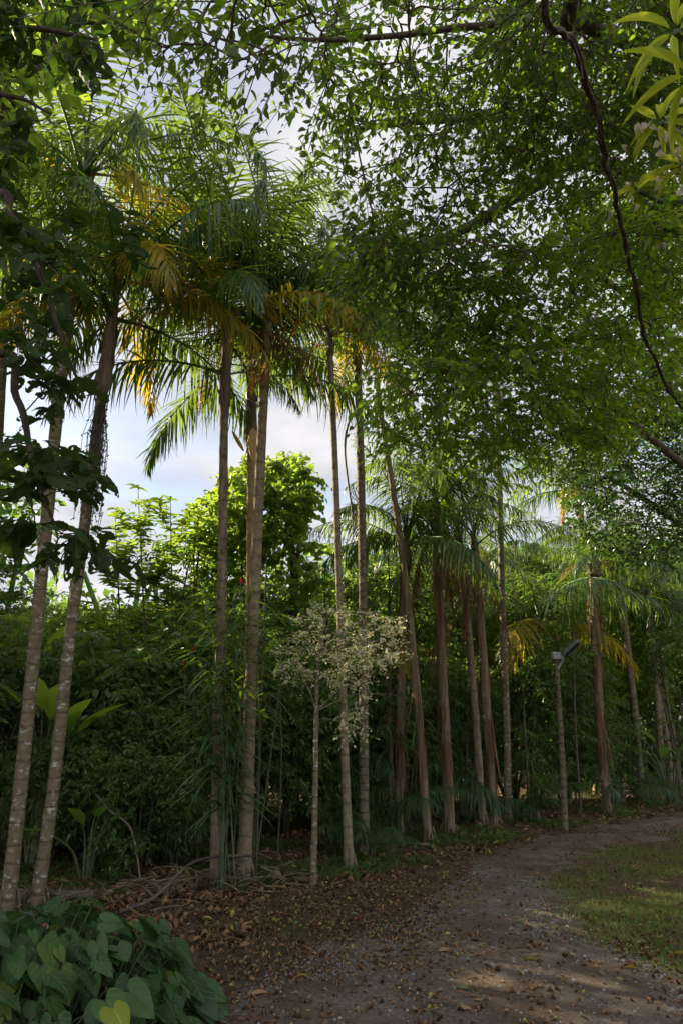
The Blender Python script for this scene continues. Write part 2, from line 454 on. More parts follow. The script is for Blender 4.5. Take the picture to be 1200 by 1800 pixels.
M['vine'] = bark_mat('vine_bark', (0.030, 0.022, 0.018), (0.13, 0.10, 0.08), scale=10, stretch=0.4, bump=0.8)
M['stone'] = leaf_mat('gravel_stone', (0.10, 0.092, 0.085), (0.30, 0.28, 0.26), tr=(0, 0, 0), tw=0.0, rough=0.85, spec=0.2)
M['metal'] = plain_mat('painted_metal', (0.24, 0.24, 0.23), (0.34, 0.34, 0.33), rough=0.45, metal=0.3)
M['black'] = plain_mat('black_metal', (0.015, 0.016, 0.018), (0.03, 0.03, 0.033), rough=0.35, metal=0.4)
M['lens'] = plain_mat('lamp_lens', (0.25, 0.26, 0.28), rough=0.15)


def ground_mat(name, pathy):
    m, t, out = newmat(name)
    g = t.nodes.new('ShaderNodeNewGeometry')
    def noi(s, d=5, r=0.6):
        n = t.nodes.new('ShaderNodeTexNoise'); n.inputs['Scale'].default_value = s; n.inputs['Detail'].default_value = d; n.inputs['Roughness'].default_value = r
        L(t, g.outputs['Position'], n.inputs['Vector']); return n.outputs[0]
    def rmp(src, p0, p1, c0, c1):
        r = t.nodes.new('ShaderNodeValToRGB'); r.color_ramp.elements[0].position = p0; r.color_ramp.elements[1].position = p1
        r.color_ramp.elements[0].color = (*c0, 1); r.color_ramp.elements[1].color = (*c1, 1); L(t, src, r.inputs[0]); return r.outputs[0]
    def mixc(f, a, b):
        x = t.nodes.new('ShaderNodeMix'); x.data_type = 'RGBA'; L(t, f, x.inputs[0]); L(t, a, x.inputs[6]); L(t, b, x.inputs[7]); return x.outputs[2]
    dirt = rmp(noi(5), 0.3, 0.7, (0.075, 0.046, 0.028), (0.20, 0.125, 0.075))
    fine = rmp(noi(70, 3, 0.7), 0.35, 0.7, (0.05, 0.034, 0.022), (0.27, 0.20, 0.145))
    half = t.nodes.new('ShaderNodeValue'); half.outputs[0].default_value = 0.45
    base = mixc(half.outputs[0], dirt, fine)
    if pathy:
        sand = rmp(noi(2.0), 0.3, 0.7, (0.20, 0.165, 0.13), (0.34, 0.29, 0.235))
        v = t.nodes.new('ShaderNodeTexVoronoi'); v.inputs['Scale'].default_value = 75; L(t, g.outputs['Position'], v.inputs['Vector'])
        stone = rmp(v.outputs['Color'], 0.1, 0.9, (0.13, 0.12, 0.11), (0.44, 0.41, 0.38))
        f = rmp(noi(1.3), 0.38, 0.62, (0.15,) * 3, (0.75,) * 3)
        p = mixc(f, sand, stone)
        f2 = rmp(noi(1.7, 7, 0.75), 0.38, 0.66, (0.05,) * 3, (0.8,) * 3)
        base = mixc(f2, base, p)
    else:
        moss = rmp(noi(40, 3), 0.3, 0.7, (0.035, 0.05, 0.015), (0.085, 0.11, 0.03))
        f = rmp(noi(1.1, 6, 0.7), 0.50, 0.62, (0, 0, 0), (0.7, 0.7, 0.7))
        base = mixc(f, base, moss)
    b = t.nodes.new('ShaderNodeBsdfPrincipled'); L(t, base, b.inputs['Base Color']); b.inputs['Roughness'].default_value = 0.95
    b.inputs['Specular IOR Level'].default_value = 0.15
    bp = t.nodes.new('ShaderNodeBump'); bp.inputs['Strength'].default_value = 1.0; bp.inputs['Distance'].default_value = 0.05
    L(t, noi(45, 6, 0.75), bp.inputs['Height']); L(t, bp.outputs[0], b.inputs['Normal']); L(t, b.outputs[0], out.inputs[0])
    return m


# ------------------------------------------------------------------ ground and path
PATH = [(760, 1900, 420), (850, 1800, 360), (880, 1740, 260), (850, 1660, 110), (860, 1590, 70), (880, 1545, 46), (960, 1505, 42), (1080, 1470, 40), (1230, 1440, 34), (1500, 1408, 30)]
_pp = []
for (x, y, w) in PATH:
    c = gnd(x, y); e = gnd(x + w, y)
    _pp.append((c[0], c[1], abs(e[0] - c[0])))
_pp = np.array(_pp)
_pp = smooth_path(_pp, 60)
_pp = np.vstack([[_pp[0][0], -6, _pp[0][2]], [_pp[0][0], 0, _pp[0][2]], _pp])


def path_dist(x, y):
    """signed: negative inside the track"""
    x = np.asarray(x, float); y = np.asarray(y, float)
    best = np.full(x.shape, 1e9)
    for a, b in zip(_pp[:-1], _pp[1:]):
        ab = b[:2] - a[:2]; l2 = ab.dot(ab) + 1e-9
        t = np.clip(((x - a[0]) * ab[0] + (y - a[1]) * ab[1]) / l2, 0, 1)
        d = np.hypot(x - a[0] - t * ab[0], y - a[1] - t * ab[1]) - (a[2] + (b[2] - a[2]) * t)
        best = np.minimum(best, d)
    return best


def gh(x, y):
    h = 0.05 * noise.noise(Vector((x * 0.25, y * 0.25, 0))) + 0.014 * noise.noise(Vector((x * 1.6, y * 1.6, 3))) 
    r = math.hypot(x, y)
    return h * min(1.0, max(0.0, (60 - r) / 30)) - 0.02 * 0


def build_ground():
    n = 300
    u = np.linspace(-1, 1, n)
    xs = np.sinh(u * 5.2) / math.sinh(5.2) * 600
    xs = xs + 0
    ys = 9 + np.sinh(u * 5.2) / math.sinh(5.2) * 600
    X, Y = np.meshgrid(xs, ys)
    Z = np.array([gh(a, b) for a, b in zip(X.ravel(), Y.ravel())]).reshape(X.shape)
    v = np.stack([X, Y, Z], -1).reshape(-1, 3)
    i, j = np.meshgrid(np.arange(n - 1), np.arange(n - 1), indexing='ij')
    f = np.stack([i * n + j, i * n + j + 1, (i + 1) * n + j + 1, (i + 1) * n + j], -1).reshape(-1, 4)
    mb = MB(); mb.add(v, f4=f)
    g = obj('ground', mb.mesh('ground', ground_mat('forest_soil', False)))
    tag(g, 'brown forest floor of bare soil beside the track', 'ground', kind='structure')
    # the track: its own finely gridded sheet a few mm above
    m_ = 260
    xs = np.linspace(-4, 14, m_); ys = np.linspace(1.5, 20, m_)
    X, Y = np.meshgrid(xs, ys)
    Dm = path_dist(X, Y) + np.array([0.45 * noise.noise(Vector((a * 1.3, b * 1.3, 7))) + 0.12 * noise.noise(Vector((a * 7, b * 7, 1))) for a, b in zip(X.ravel(), Y.ravel())]).reshape(X.shape)
    Z = np.array([gh(a, b) for a, b in zip(X.ravel(), Y.ravel())]).reshape(X.shape)
    Z = Z + np.clip(0.022 - 0.06 * (Dm + 0.12), -0.02, 0.022)
    v = np.stack([X, Y, Z], -1).reshape(-1, 3)
    i, j = np.meshgrid(np.arange(m_ - 1), np.arange(m_ - 1), indexing='ij')
    f = np.stack([i * m_ + j, i * m_ + j + 1, (i + 1) * m_ + j + 1, (i + 1) * m_ + j], -1).reshape(-1, 4)
    keep = Dm.ravel()[f].min(1) < 0.5
    mb = MB(); mb.add(v, f4=f[keep])
    p = obj('path', mb.mesh('path', ground_mat('track_gravel', True)))
    tag(p, 'sandy gravel track curving right along the palms', 'path', kind='structure')


build_ground()

# ------------------------------------------------------------------ palms
STRIPS = [tpl_strip(4, d) for d in (0.15, 0.4, 0.7)]


def frond_mb(Lr, a0, a1, nl=46, ll=0.5, lw=0.032, droop=0.5, seed=0, sidebend=0.0, ragged=0.0, plum=0.3):
    rng = np.random.default_rng(seed)
    n = 22
    t = np.linspace(0, 1, n)
    ang = a0 + (a1 - a0) * t ** 1.25
    st = Lr / (n - 1)
    y = np.concatenate([[0], np.cumsum(np.cos(ang[:-1]) * st)])
    z = np.concatenate([[0], np.cumsum(np.sin(ang[:-1]) * st)])
    x = sidebend * t ** 2 * Lr
    P = np.stack([x, y, z], -1)
    mb = MB()
    tube(mb, P, np.interp(t, [0, .1, 1], [0.032, 0.018, 0.004]) * (Lr / 2.4), 5, rnd=0.95)
    T = nrm(np.gradient(P, axis=0))
    tt = np.linspace(0.16, 0.995, nl)
    for side in (-1, 1):
        tj = np.clip(tt + rng.normal(0, 0.004, nl), 0.1, 1)
        if ragged:
            tj = tj[rng.random(nl) > ragged]
        k = len(tj)
        pos = np.stack([np.interp(tj, t, P[:, c]) for c in range(3)], -1)
        td = nrm(np.stack([np.interp(tj, t, T[:, c]) for c in range(3)], -1))
        sd = np.tile(np.array([[side, 0, 0.0]]), (k, 1))
        up = nrm(np.cross(np.cross(td, sd), td)) * 0
        upn = nrm(np.cross(sd, td) * side)
        phi = np.interp(tj, [0.1, 0.6, 1], [0.35, 0.65, 1.25])[:, None] + rng.normal(0, 0.08, (k, 1))
        el = rng.normal(0.12, plum, (k, 1))
        d = sd * np.cos(phi) + td * np.sin(phi) + upn * el
        d = nrm(d); d[:, 2] -= droop * 0.8 * (0.4 + 0.6 * rng.random(k)); d = nrm(d)
        ln = ll * np.interp(tj, [0.1, 0.25, 0.6, 1], [0.55, 0.95, 1.0, 0.35]) * rng.uniform(0.85, 1.1, k)
        nor = upn + rng.normal(0, 0.25, (k, 3))
        # strips should bend to gravity: use world up as normal where possible
        nor = np.tile(np.array([[0, 0, 1.0]]), (k, 1)) + 0.5 * nor
        q = rng.integers(0, 3, k)
        for w in range(3):
            s_ = q == w
            put_leaves(mb, pos[s_], d[s_], nor[s_], ln[s_], lw * rng.uniform(0.8, 1.1, s_.sum()), STRIPS[w] if droop > 0.3 else STRIPS[max(0, w - 1)], rng)
    return mb


R = math.radians
FR = {}


def make_fronds():
    spec = {'up': (R(80), R(15)), 'high': (R(62), R(-25)), 'mid': (R(42), R(-50)), 'low': (R(12), R(-75)), 'hang': (R(-25), R(-88))}
    for k, (a0, a1) in spec.items():
        for v in range(3):
            FR[(k, v, 'g')] = frond_mb(2.4, a0, a1, nl=62, ll=0.64, lw=.031, droop=0.7 + 0.25 * v, seed=11 * v + len(FR), sidebend=(-0.08, 0.05, 0.12)[v]).mesh('frond', M['frond'])
    for v in range(2):
        FR[('low', v, 'y')] = frond_mb(2.2, R(10), R(-70), nl=54, ll=0.6, lw=.031, droop=0.8, seed=71 + v).mesh('sunlit_yellow_frond', M['frondy'])
        FR[('mid', v, 'y')] = frond_mb(2.2, R(38), R(-50), nl=54, ll=0.6, lw=.031, droop=0.7, seed=75 + v).mesh('sunlit_yellow_frond', M['frondy'])
        FR[('low', v, 'o')] = frond_mb(1.7, R(5), R(-75), nl=34, ll=0.36, lw=0.014, droop=0.9, seed=81 + v, ragged=0.25).mesh('orange_frond', M['frondo'])
        FR[('hang', v, 'b')] = frond_mb(2.0, R(-55), R(-90), nl=46, ll=0.45, lw=0.02, droop=1.6, seed=91 + v, ragged=0.15).mesh('dead_frond', M['frondb'])
        FR[('low', v, 'b')] = frond_mb(1.5, R(20), R(-85), nl=40, ll=0.40, lw=0.018, droop=1.4, seed=95 + v, ragged=0.2).mesh('dead_frond', M['frondb'])


make_fronds()
FNAME = {'g': 'frond', 'y': 'sunlit_yellow_frond', 'o': 'orange_frond', 'b': 'dead_frond'}


def sheath_mb(P0, P1, r0, r1, seed=0, flaps=3):
    rng = np.random.default_rng(seed)
    mb = MB()
    pts = smooth_path([P0, (np.array(P0) + P1) / 2 + rng.normal(0, 0.01, 3), P1], 16)
    rr = np.interp(np.linspace(0, 1, 16), [0, 0.12, 0.45, 1], [r0 * 0.95, r0 * 1.45, r0 * 1.15, r1]) * rng.uniform(0.93, 1.08, 16)
    tube(mb, pts, rr, 12, rough=0.06, seed=seed)
    for k in range(flaps):      # pointed old leaf bases standing off the shaft
        a = rng.uniform(0, 6.28); c = pts[rng.integers(1, 9)]
        o = np.array([math.cos(a), math.sin(a), 0])
        s = np.cross([0, 0, 1], o)
        h = rng.uniform(0.2, 0.42); w = r0 * rng.uniform(0.6, 1.0)
        q = [c + o * r0 * 0.9 - s * w, c + o * r0 * 0.9 + s * w, c + o * r0 * 1.5 + s * w * 0.8 + [0, 0, h * 0.5], c + o * r0 * 1.5 - s * w * 0.8 + [0, 0, h * 0.5], c + o * r0 * 1.9 + [0, 0, h],
             c + o * r0 * 1.15 + [0, 0, h * 0.5]]
        mb.add(q, f3=[[3, 2, 4]], f4=[[0, 1, 2, 3]])
    return mb


def palm(pts, Y, w0, w1, mat, label, crown, ext=None, sheath=None, fl=1.0, seed=0, group='palms along the track', topnext=None, sheathmat='sheath', name='palm_tree'):
    """pts: pixel polyline, base first; crown: list of (type, colour, n) ; w0,w1 px widths at base and top"""
    rng = random.Random(seed * 7 + 3)
    P = [atY(x, y, Y) for x, y in pts]
    P = np.array(P)
    if ext is not None:            # top beyond the list: straight up
        P = np.vstack([P, P[-1] + np.array([ext[0], ext[1], ext[2]])])
    P[0][2] = min(P[0][2], 0.0) if abs(P[0][2]) < 0.3 else P[0][2]
    if P[0][2] > 0.3:              # base hidden in the undergrowth: run it down to the soil
        dirv = P[0] - P[1]; dirv = dirv / abs(dirv[2])
        P = np.vstack([P[0] + dirv * P[0][2], P])
    P[0][2] = -0.05
    base = np.array([P[0][0], P[0][1], 0.0])
    root = thing(name, label, 'palm tree', base, group)
    n = max(20, int(np.ptp(P[:, 2]) / 0.07))
    Q = smooth_path(P, n)
    r0 = w0 / 2400 * depth(P[0]); r1 = w1 / 2400 * depth(P[-1])
    z = Q[:, 2]
    tt = (z - z[0]) / (z[-1] - z[0])
    rad = r0 + (r1 - r0) * tt
    rad = rad * (1 + 0.28 * np.exp(-np.maximum(z, 0) / 0.22)) * (1 + 0.02 * np.sin(z * 17 + seed) + 0.015 * np.sin(z * 5.1 + seed * 2))
    mb = MB(); tube(mb, Q, rad, 14)
    # ragged fibrous root skirt
    for k in range(9):
        a = rng.uniform(0, 6.28); rr = rad[0]
        p0 = base + [math.cos(a) * rr * 0.9, math.sin(a) * rr * 0.9, rng.uniform(.08, .22)]
        p1 = base + [math.cos(a) * rr * rng.uniform(1.3, 1.8), math.sin(a) * rr * 1.5, -0.03]
        tube(mb, smooth_path([p0, (p0 + p1) / 2 + [0, 0, 0.02], p1], 4), [0.012, 0.008], 4)
    obj('trunk', mb.mesh('trunk', M[mat], base), root)
    top = Q[-1]
    sh = sheath or 0.0
    if sh:
        d = nrm(Q[-1] - Q[-4])
        tp = top + d * sh
        obj('leaf_sheath', sheath_mb(top - d * 0.05, tp, r1 * 1.05, r1 * 0.62, seed, flaps=4).mesh('leaf_sheath', M[sheathmat], base), root)
        top0, top = top, tp
    else:
        top0 = top
    k = 0
    az0 = rng.uniform(0, 6.28)
    for (typ, colr, num) in crown:
        for i in range(num):
            az = az0 + k * 2.399963 + rng.uniform(-0.25, 0.25)
            if typ in ('up', 'high'):
                o = top
            elif typ == 'mid':
                o = top0 + (top - top0) * rng.uniform(0.6, 1.0)
            else:
                o = top0 + (top - top0) * (rng.uniform(0.6, 0.95) if typ == 'low' else rng.uniform(.2, .6))
            vs = [v for v in range(3) if (typ, v, colr) in FR]
            s = fl * rng.uniform(0.86, 1.12)
            f = obj(FNAME[colr], FR[(typ, rng.choice(vs), colr)], root, Vector(o - base), (rng.uniform(-.1, .1), rng.uniform(-.12, .12), az), s)
            k += 1
    return root, base, top0, top


def add_frond(root, base, o, typ, colr, az, s=1.0, v=0, rx=0.0, ry=0.0):
    """az: direction the frond points, degrees clockwise from +Y"""
    return obj(FNAME[colr], FR[(typ, v, colr)], root, Vector(np.array(o) - base), (rx, ry, -R(az)), s)


full = [('up', 'g', 2), ('high', 'g', 4), ('mid', 'g', 5), ('low', 'g', 3)]
med = [('up', 'g', 2), ('high', 'g', 4), ('mid', 'g', 5), ('low', 'g', 2)]

PL = {}
PL['a'] = palm([(12, 1612), (35, 1400), (60, 1150), (84, 900), (104, 700), (125, 520), (142, 370)], 6.6, 25, 18, 'palm_l',
               'thick palm with white lichen blotches, outermost trunk at the left', full + [('low', 'y', 2)], sheath=0.7, seed=1, fl=1.0)
PL['b'] = palm([(62, 1600), (95, 1380), (120, 1150), (146, 950), (165, 800), (180, 690)], 6.8, 23, 18, 'palm_l',
               'leaning lichened palm right of the outermost left trunk, seed strings hanging below its crown', full + [('low', 'y', 5), ('mid', 'y', 2)], sheath=1.5, seed=2, fl=1.0)
PL['c'] = palm([(380, 1560), (383, 1300), (391, 1000), (394, 730)], 7.6, 20, 15, 'palm_s',
               'grey palm with a rough brown sheath, left of the close-set pair of pale trunks', full + [('low', 'y', 1), ('low', 'o', 2), ('low', 'b', 1)], sheath=1.9, seed=3)
PL['d'] = palm([(424, 1530), (433, 1300), (440, 1000), (442, 790)], 8.35, 13, 14, 'palm_o',
               'slim palm with orange sunlight put in its bark colour and an open bract, partly hidden behind a pale trunk', med + [('low', 'o', 1)], sheath=1.5, seed=4)
PL['e'] = palm([(430, 1536), (440, 1250), (450, 1000), (462, 730), (472, 560)], 7.9, 24, 15, 'palm_g',
               'tall smooth pale palm leaning right in front of the orange-lit trunk', full + [('low', 'o', 1), ('low', 'b', 1)], sheath=0.8, seed=5)
PL['f'] = palm([(614, 1545), (605, 1300), (597, 1050), (588, 800), (580, 620)], 8.6, 16, 10, 'palm_g',
               'slender palm left of a twin, orange old fronds around its neck', med + [('low', 'o', 2), ('low', 'y', 1)], sheath=0.4, seed=6, fl=0.8)
PL['g'] = palm([(640, 1510), (639, 1250), (637, 1000), (632, 760), (628, 640)], 9.3, 17, 13, 'palm_m',
               'rough brown-grey palm with a curved dry flower stalk under its crown', med + [('low', 'o', 1), ('low', 'y', 1)], sheath=0.5, seed=7, fl=0.85)
# farther palms, right of the middle
PL['h'] = palm([(752, 1500), (735, 1250), (715, 1040), (690, 860), (668, 720), (655, 590)], 10.3, 16, 8, 'palm_b',
               'pale palm with peeling brown sheaths leaning far left as it rises', [('up', 'g', 2), ('high', 'g', 3), ('mid', 'g', 3)], sheath=0.4, seed=8, fl=0.8)
PL['i'] = palm([(790, 1490), (783, 1300), (774, 1120), (768, 930)], 11.0, 19, 14, 'palm_b',
               'thick brown palm with a long skirt of dead fronds hanging on its right side', [('up', 'g', 4), ('high', 'g', 4), ('mid', 'g', 2), ('low', 'g', 1), ('hang', 'b', 7)], sheath=0.5, seed=9, fl=0.85)
PL['j'] = palm([(848, 1462), (838, 1300), (822, 1100), (808, 970)], 11.8, 14, 11, 'palm_s',
               'ringed pale palm leaning left between the brown skirted palm and a peeling one', [('up', 'g', 2), ('high', 'g', 3), ('mid', 'g', 2), ('low', 'o', 2), ('hang', 'b', 2)], sheath=0.6, seed=10, fl=0.7)
PL['k'] = palm([(868, 1462), (858, 1300), (848, 1150), (838, 1020)], 12.0, 15, 15, 'palm_b',
               'brown palm with peeling bark, second trunk left of the mottled grey column', [('up', 'g', 3), ('high', 'g', 3), ('mid', 'g', 2), ('low', 'o', 1), ('hang', 'b', 3)], sheath=0.8, seed=11, fl=0.8)
PL['l'] = palm([(893, 1462), (889, 1250), (882, 1050), (877, 850), (873, 720)], 12.3, 14, 9, 'palm_l',
               'straight mottled grey palm rising into the leafy canopy, left of the lamp post', [('up', 'g', 2), ('high', 'g', 4), ('mid', 'g', 2)], sheath=0.5, seed=12, fl=0.8)
PL['m'] = palm([(1066, 1432), (1056, 1300), (1047, 1150), (1042, 1010)], 13.4, 13, 17, 'palm_b',
               'shaggy palm right of the lamp post with fibrous bark and a small fern-like crown', [('high', 'g', 3), ('mid', 'g', 4), ('low', 'g', 3), ('low', 'b', 2)], sheath=0.3, seed=13, fl=0.6)
PL['n'] = palm([(1050, 1430), (1042, 1200), (1030, 1000), (1018, 890)], 16.5, 10, 10, 'palm_o',
               'sunlit tan palm behind the shaggy one, orange frond beside blue sky', med + [('low', 'o', 2), ('low', 'y', 1)], sheath=0.5, seed=14)
PL['o'] = palm([(1128, 1408), (1115, 1250), (1100, 1120), (1088, 1015)], 15.5, 11, 11, 'palm_m',
               'thin whitish palm right of the shaggy one with a drooping crown', med, sheath=0.3, seed=15, fl=0.75)
PL['p'] = palm([(1165, 1402), (1156, 1250), (1145, 1130), (1138, 1065)], 17, 10, 10, 'palm_g',
               'second thin whitish palm from the edge of the track bend, arching crown', med, sheath=0.3, seed=16, fl=0.75)
PL['q'] = palm([(1182, 1402), (1172, 1300), (1156, 1220), (1150, 1120)], 17.6, 9, 9, 'palm_g',
               'pale leaning palm just right of the second thin whitish one', [('high', 'g', 3), ('mid', 'g', 4)], sheath=0.3, seed=17, fl=0.7)
PL['r'] = palm([(1196, 1398), (1186, 1300), (1172, 1240), (1165, 1100)], 18.4, 8, 8, 'palm_l',
               'last slim palm at the right where the track leaves the photo', [('high', 'g', 3), ('mid', 'g', 4)], sheath=0.3, seed=18, fl=0.7)
PL['s'] = palm([(-40, 1560), (-20, 1100), (2, 700), (14, 500)], 8.2, 18, 14, 'palm_l',
               'palm whose trunk only enters the photo at the upper left edge', full, sheath=0.4, seed=19)
PL['t'] = palm([(785, 1450), (779, 1000), (772, 700), (764, 560)], 13.5, 10, 9, 'palm_g',
               'tall far palm, only its pale upper trunk shows in a gap of the canopy', [('up', 'g', 2), ('high', 'g', 4), ('mid', 'g', 3)], sheath=0.3, seed=20, fl=0.9)
PL['u'] = palm([(700, 1480), (705, 1200), (712, 1000)], 10.8, 15, 14, 'palm_b',
               'short leafy palm behind the leaning one, bright fronds over its brown stem', [('up', 'g', 3), ('high', 'g', 4), ('mid', 'g', 5), ('low', 'g', 2)], sheath=0.5, seed=21, fl=0.85)
PL['v'] = palm([(690, 1470), (683, 1300), (678, 1150)], 11.6, 11, 12, 'palm_b',
               'thin brown stump-like palm stem in the shade with orange fronds', [('up', 'g', 2), ('low', 'o', 3), ('low', 'y', 2)], sheath=0.2, seed=22, fl=0.7)
PL['w'] = palm([(935, 1440), (938, 1250), (945, 1120)], 14.0, 10, 10, 'palm_l',
               'short palm with long fronds reaching right over the lamp post', [('high', 'g', 3), ('mid', 'g', 5), ('low', 'y', 3)], sheath=0.4, seed=23, fl=1.1)

# explicit fronds and hanging things that the photograph shows clearly
r_, b_, t0_, t1_ = PL['c']
add_frond(r_, b_, atY(388, 655, 7.55), 'low', 'g', -105, 0.95, 0)
add_frond(r_, b_, atY(400, 640, 7.6), 'low', 'g', 60, 0.5, 1)
add_frond(r_, b_, atY(380, 520, 7.6), 'low', 'b', -95, 0.8, 0)
r_, b_, t0_, t1_ = PL['b']
add_frond(r_, b_, atY(222, 470, 6.8), 'low', 'o', 80, 0.8, 1)
add_frond(r_, b_, atY(205, 480, 6.8), 'mid', 'y', 70, 0.9, 0)
add_frond(r_, b_, atY(200, 500, 6.8), 'mid', 'g', -150, 0.9, 0)


def seed_string(root, base, p_top, length, seed, curve=0.0):
    rng = np.random.default_rng(seed); mb = MB()
    p_top = np.array(p_top, float)
    for k in range(34):
        q = [p_top + rng.normal(0, 0.02, 3)]
        x, y = rng.normal(0, 0.035, 2)
        ln = length * rng.uniform(0.5, 1)
        for s in range(1, 9):
            q.append(p_top + [x * min(s, 3) / 2 + rng.normal(0, .012), y * min(s, 3) / 2 + rng.normal(0, .012), -ln * s / 8])
        tube(mb, q, 0.0035, 3)
        for s in range(1, 9):
            for e in range(3):
                c = q[s] + rng.normal(0, .014, 3); r = 0.009
                o = np.array([[r, 0, 0], [0, r, 0], [-r, 0, 0], [0, -r, 0], [0, 0, r], [0, 0, -r]]) + c
                mb.add(o, f3=[[0, 1, 4], [1, 2, 4], [2, 3, 4], [3, 0, 4], [1, 0, 5], [2, 1, 5], [3, 2, 5], [0, 3, 5]])
    obj('seed_cluster', mb.mesh('seed_cluster', M['seed'], base), root)


seed_string(PL['b'][0], PL['b'][1], atY(183, 690, 6.7), 1.75, 5)
# curved dry flower stalk of palm g
mb = MB()
sp_ = [atY(x, y, 9.25) for x, y in [(628, 720), (612, 745), (606, 790), (612, 850), (620, 905)]]
tube(mb, smooth_path(sp_, 20), [0.02, 0.012], 6)
rg = np.random.default_rng(4)
for k in range(30):
    c = sp_[-1] + np.array([0, 0, rg.uniform(-.05, .45)]); e = c + rg.normal(0, 0.06, 3) + [0.03, 0, -0.3]
    tube(mb, smooth_path([c, (c + e) / 2 + rg.normal(0, .03, 3), e], 5), 0.004, 3)
obj('flower_stalk', mb.mesh('flower_stalk', M['seed'], PL['g'][1]), PL['g'][0])


def paddle(root, base, p0, p1, w, name='bract'):
    """boat-shaped woody bract from p0 to p1"""
    mb = MB(); p0 = np.array(p0, float); p1 = np.array(p1, float); n = 9; m = 7
    v = []
    for i in range(n):
        t = i / (n - 1); c = p0 * (1 - t) + p1 * t; ww = w * (math.sin(math.pi * min(1, t * 0.93 + 0.05)) ** 0.6)
        for j in range(m):
            a = math.pi * j / (m - 1)
            v.append(c + np.array([math.cos(a) * ww, -math.sin(a) * ww * 0.45 + 0.02, 0]))
    f = [[i * m + j, i * m + j + 1, (i + 1) * m + j + 1, (i + 1) * m + j] for i in range(n - 1) for j in range(m - 1)]
    mb.add(v, f4=f)
    return obj(name, mb.mesh(name, M['bract'], base), root)


paddle(PL['d'][0], PL['d'][1], atY(450, 812, 8.15), atY(444, 752, 8.15), 0.085)
paddle(PL['d'][0], PL['d'][1], atY(428, 792, 8.3), atY(408, 756, 8.2), 0.03)

# ------------------------------------------------------------------ branching plants
OV = tpl_oval(); OVS = tpl_oval(0.12, 0.12, 2); RH = tpl_rhomb()


def grow(limbs, att, rtip=0.004, pw=0.5, rmax=0.3, wig=0.12, mb=None, seed=0, sides=5):
    """limbs: list of (points, r0, r1). att: attractor points. Branches reach from the limbs to every attractor.
    Returns (mesh builder, attractor array, outward direction per attractor)."""
    rng = np.random.default_rng(seed)
    mb = mb or MB()
    nodes, par, lim = [], [], []
    for pts, r0, r1 in limbs:
        q = smooth_path(pts, max(8, int(len(pts) * 7)))
        tube(mb, q, np.linspace(r0, r1, len(q)), 9, rough=0.03, seed=seed)
        for p in q: nodes.append(p); par.append(-1); lim.append(True)
    att = np.asarray(att, float)
    nl = len(nodes)
    d0 = np.min(np.linalg.norm(att[:, None, :] - np.array(nodes)[None], axis=2), axis=1)
    order = np.argsort(d0)
    cap = nl + 3 * len(att) + 5
    A = np.zeros((cap, 3)); A[:nl] = nodes
    plen = np.zeros(cap); par = list(par)
    n = nl; aidx = []; segs = []
    outd = np.zeros((len(att), 3))
    for ai in order:
        p = att[ai]
        d = np.linalg.norm(A[:n] - p, axis=1) + 0.15 * plen[:n]
        b = int(np.argmin(d)); q = A[b]
        dd = p - q; l = np.linalg.norm(dd)
        m1 = q + dd * 0.35 + rng.normal(0, wig, 3) * l * 0.6; m2 = q + dd * 0.7 + rng.normal(0, wig, 3) * l * 0.5 - [0, 0, 0.02 * l]
        i1, i2, i3 = n, n + 1, n + 2
        A[i1], A[i2], A[i3] = m1, m2, p
        plen[i1] = plen[b] + l * .35; plen[i2] = plen[b] + l * .7; plen[i3] = plen[b] + l
        par += [b, i1, i2]
        segs.append((b, i1, i2, i3)); n += 3
        outd[ai] = dd / (l + 1e-6)
    cnt = np.ones(n)
    for i in range(n - 1, nl - 1, -1):
        if par[i] >= 0: cnt[par[i]] += cnt[i] * 0.34
    for (b, i1, i2, i3) in segs:
        q = smooth_path([A[b], A[i1], A[i2], A[i3]], 7)
        ra = min(rmax, rtip * cnt[i1] ** pw); rb = min(rmax, rtip * cnt[i3] ** pw)
        tube(mb, q, np.linspace(ra, rb, 7), sides)
    return mb, att, outd


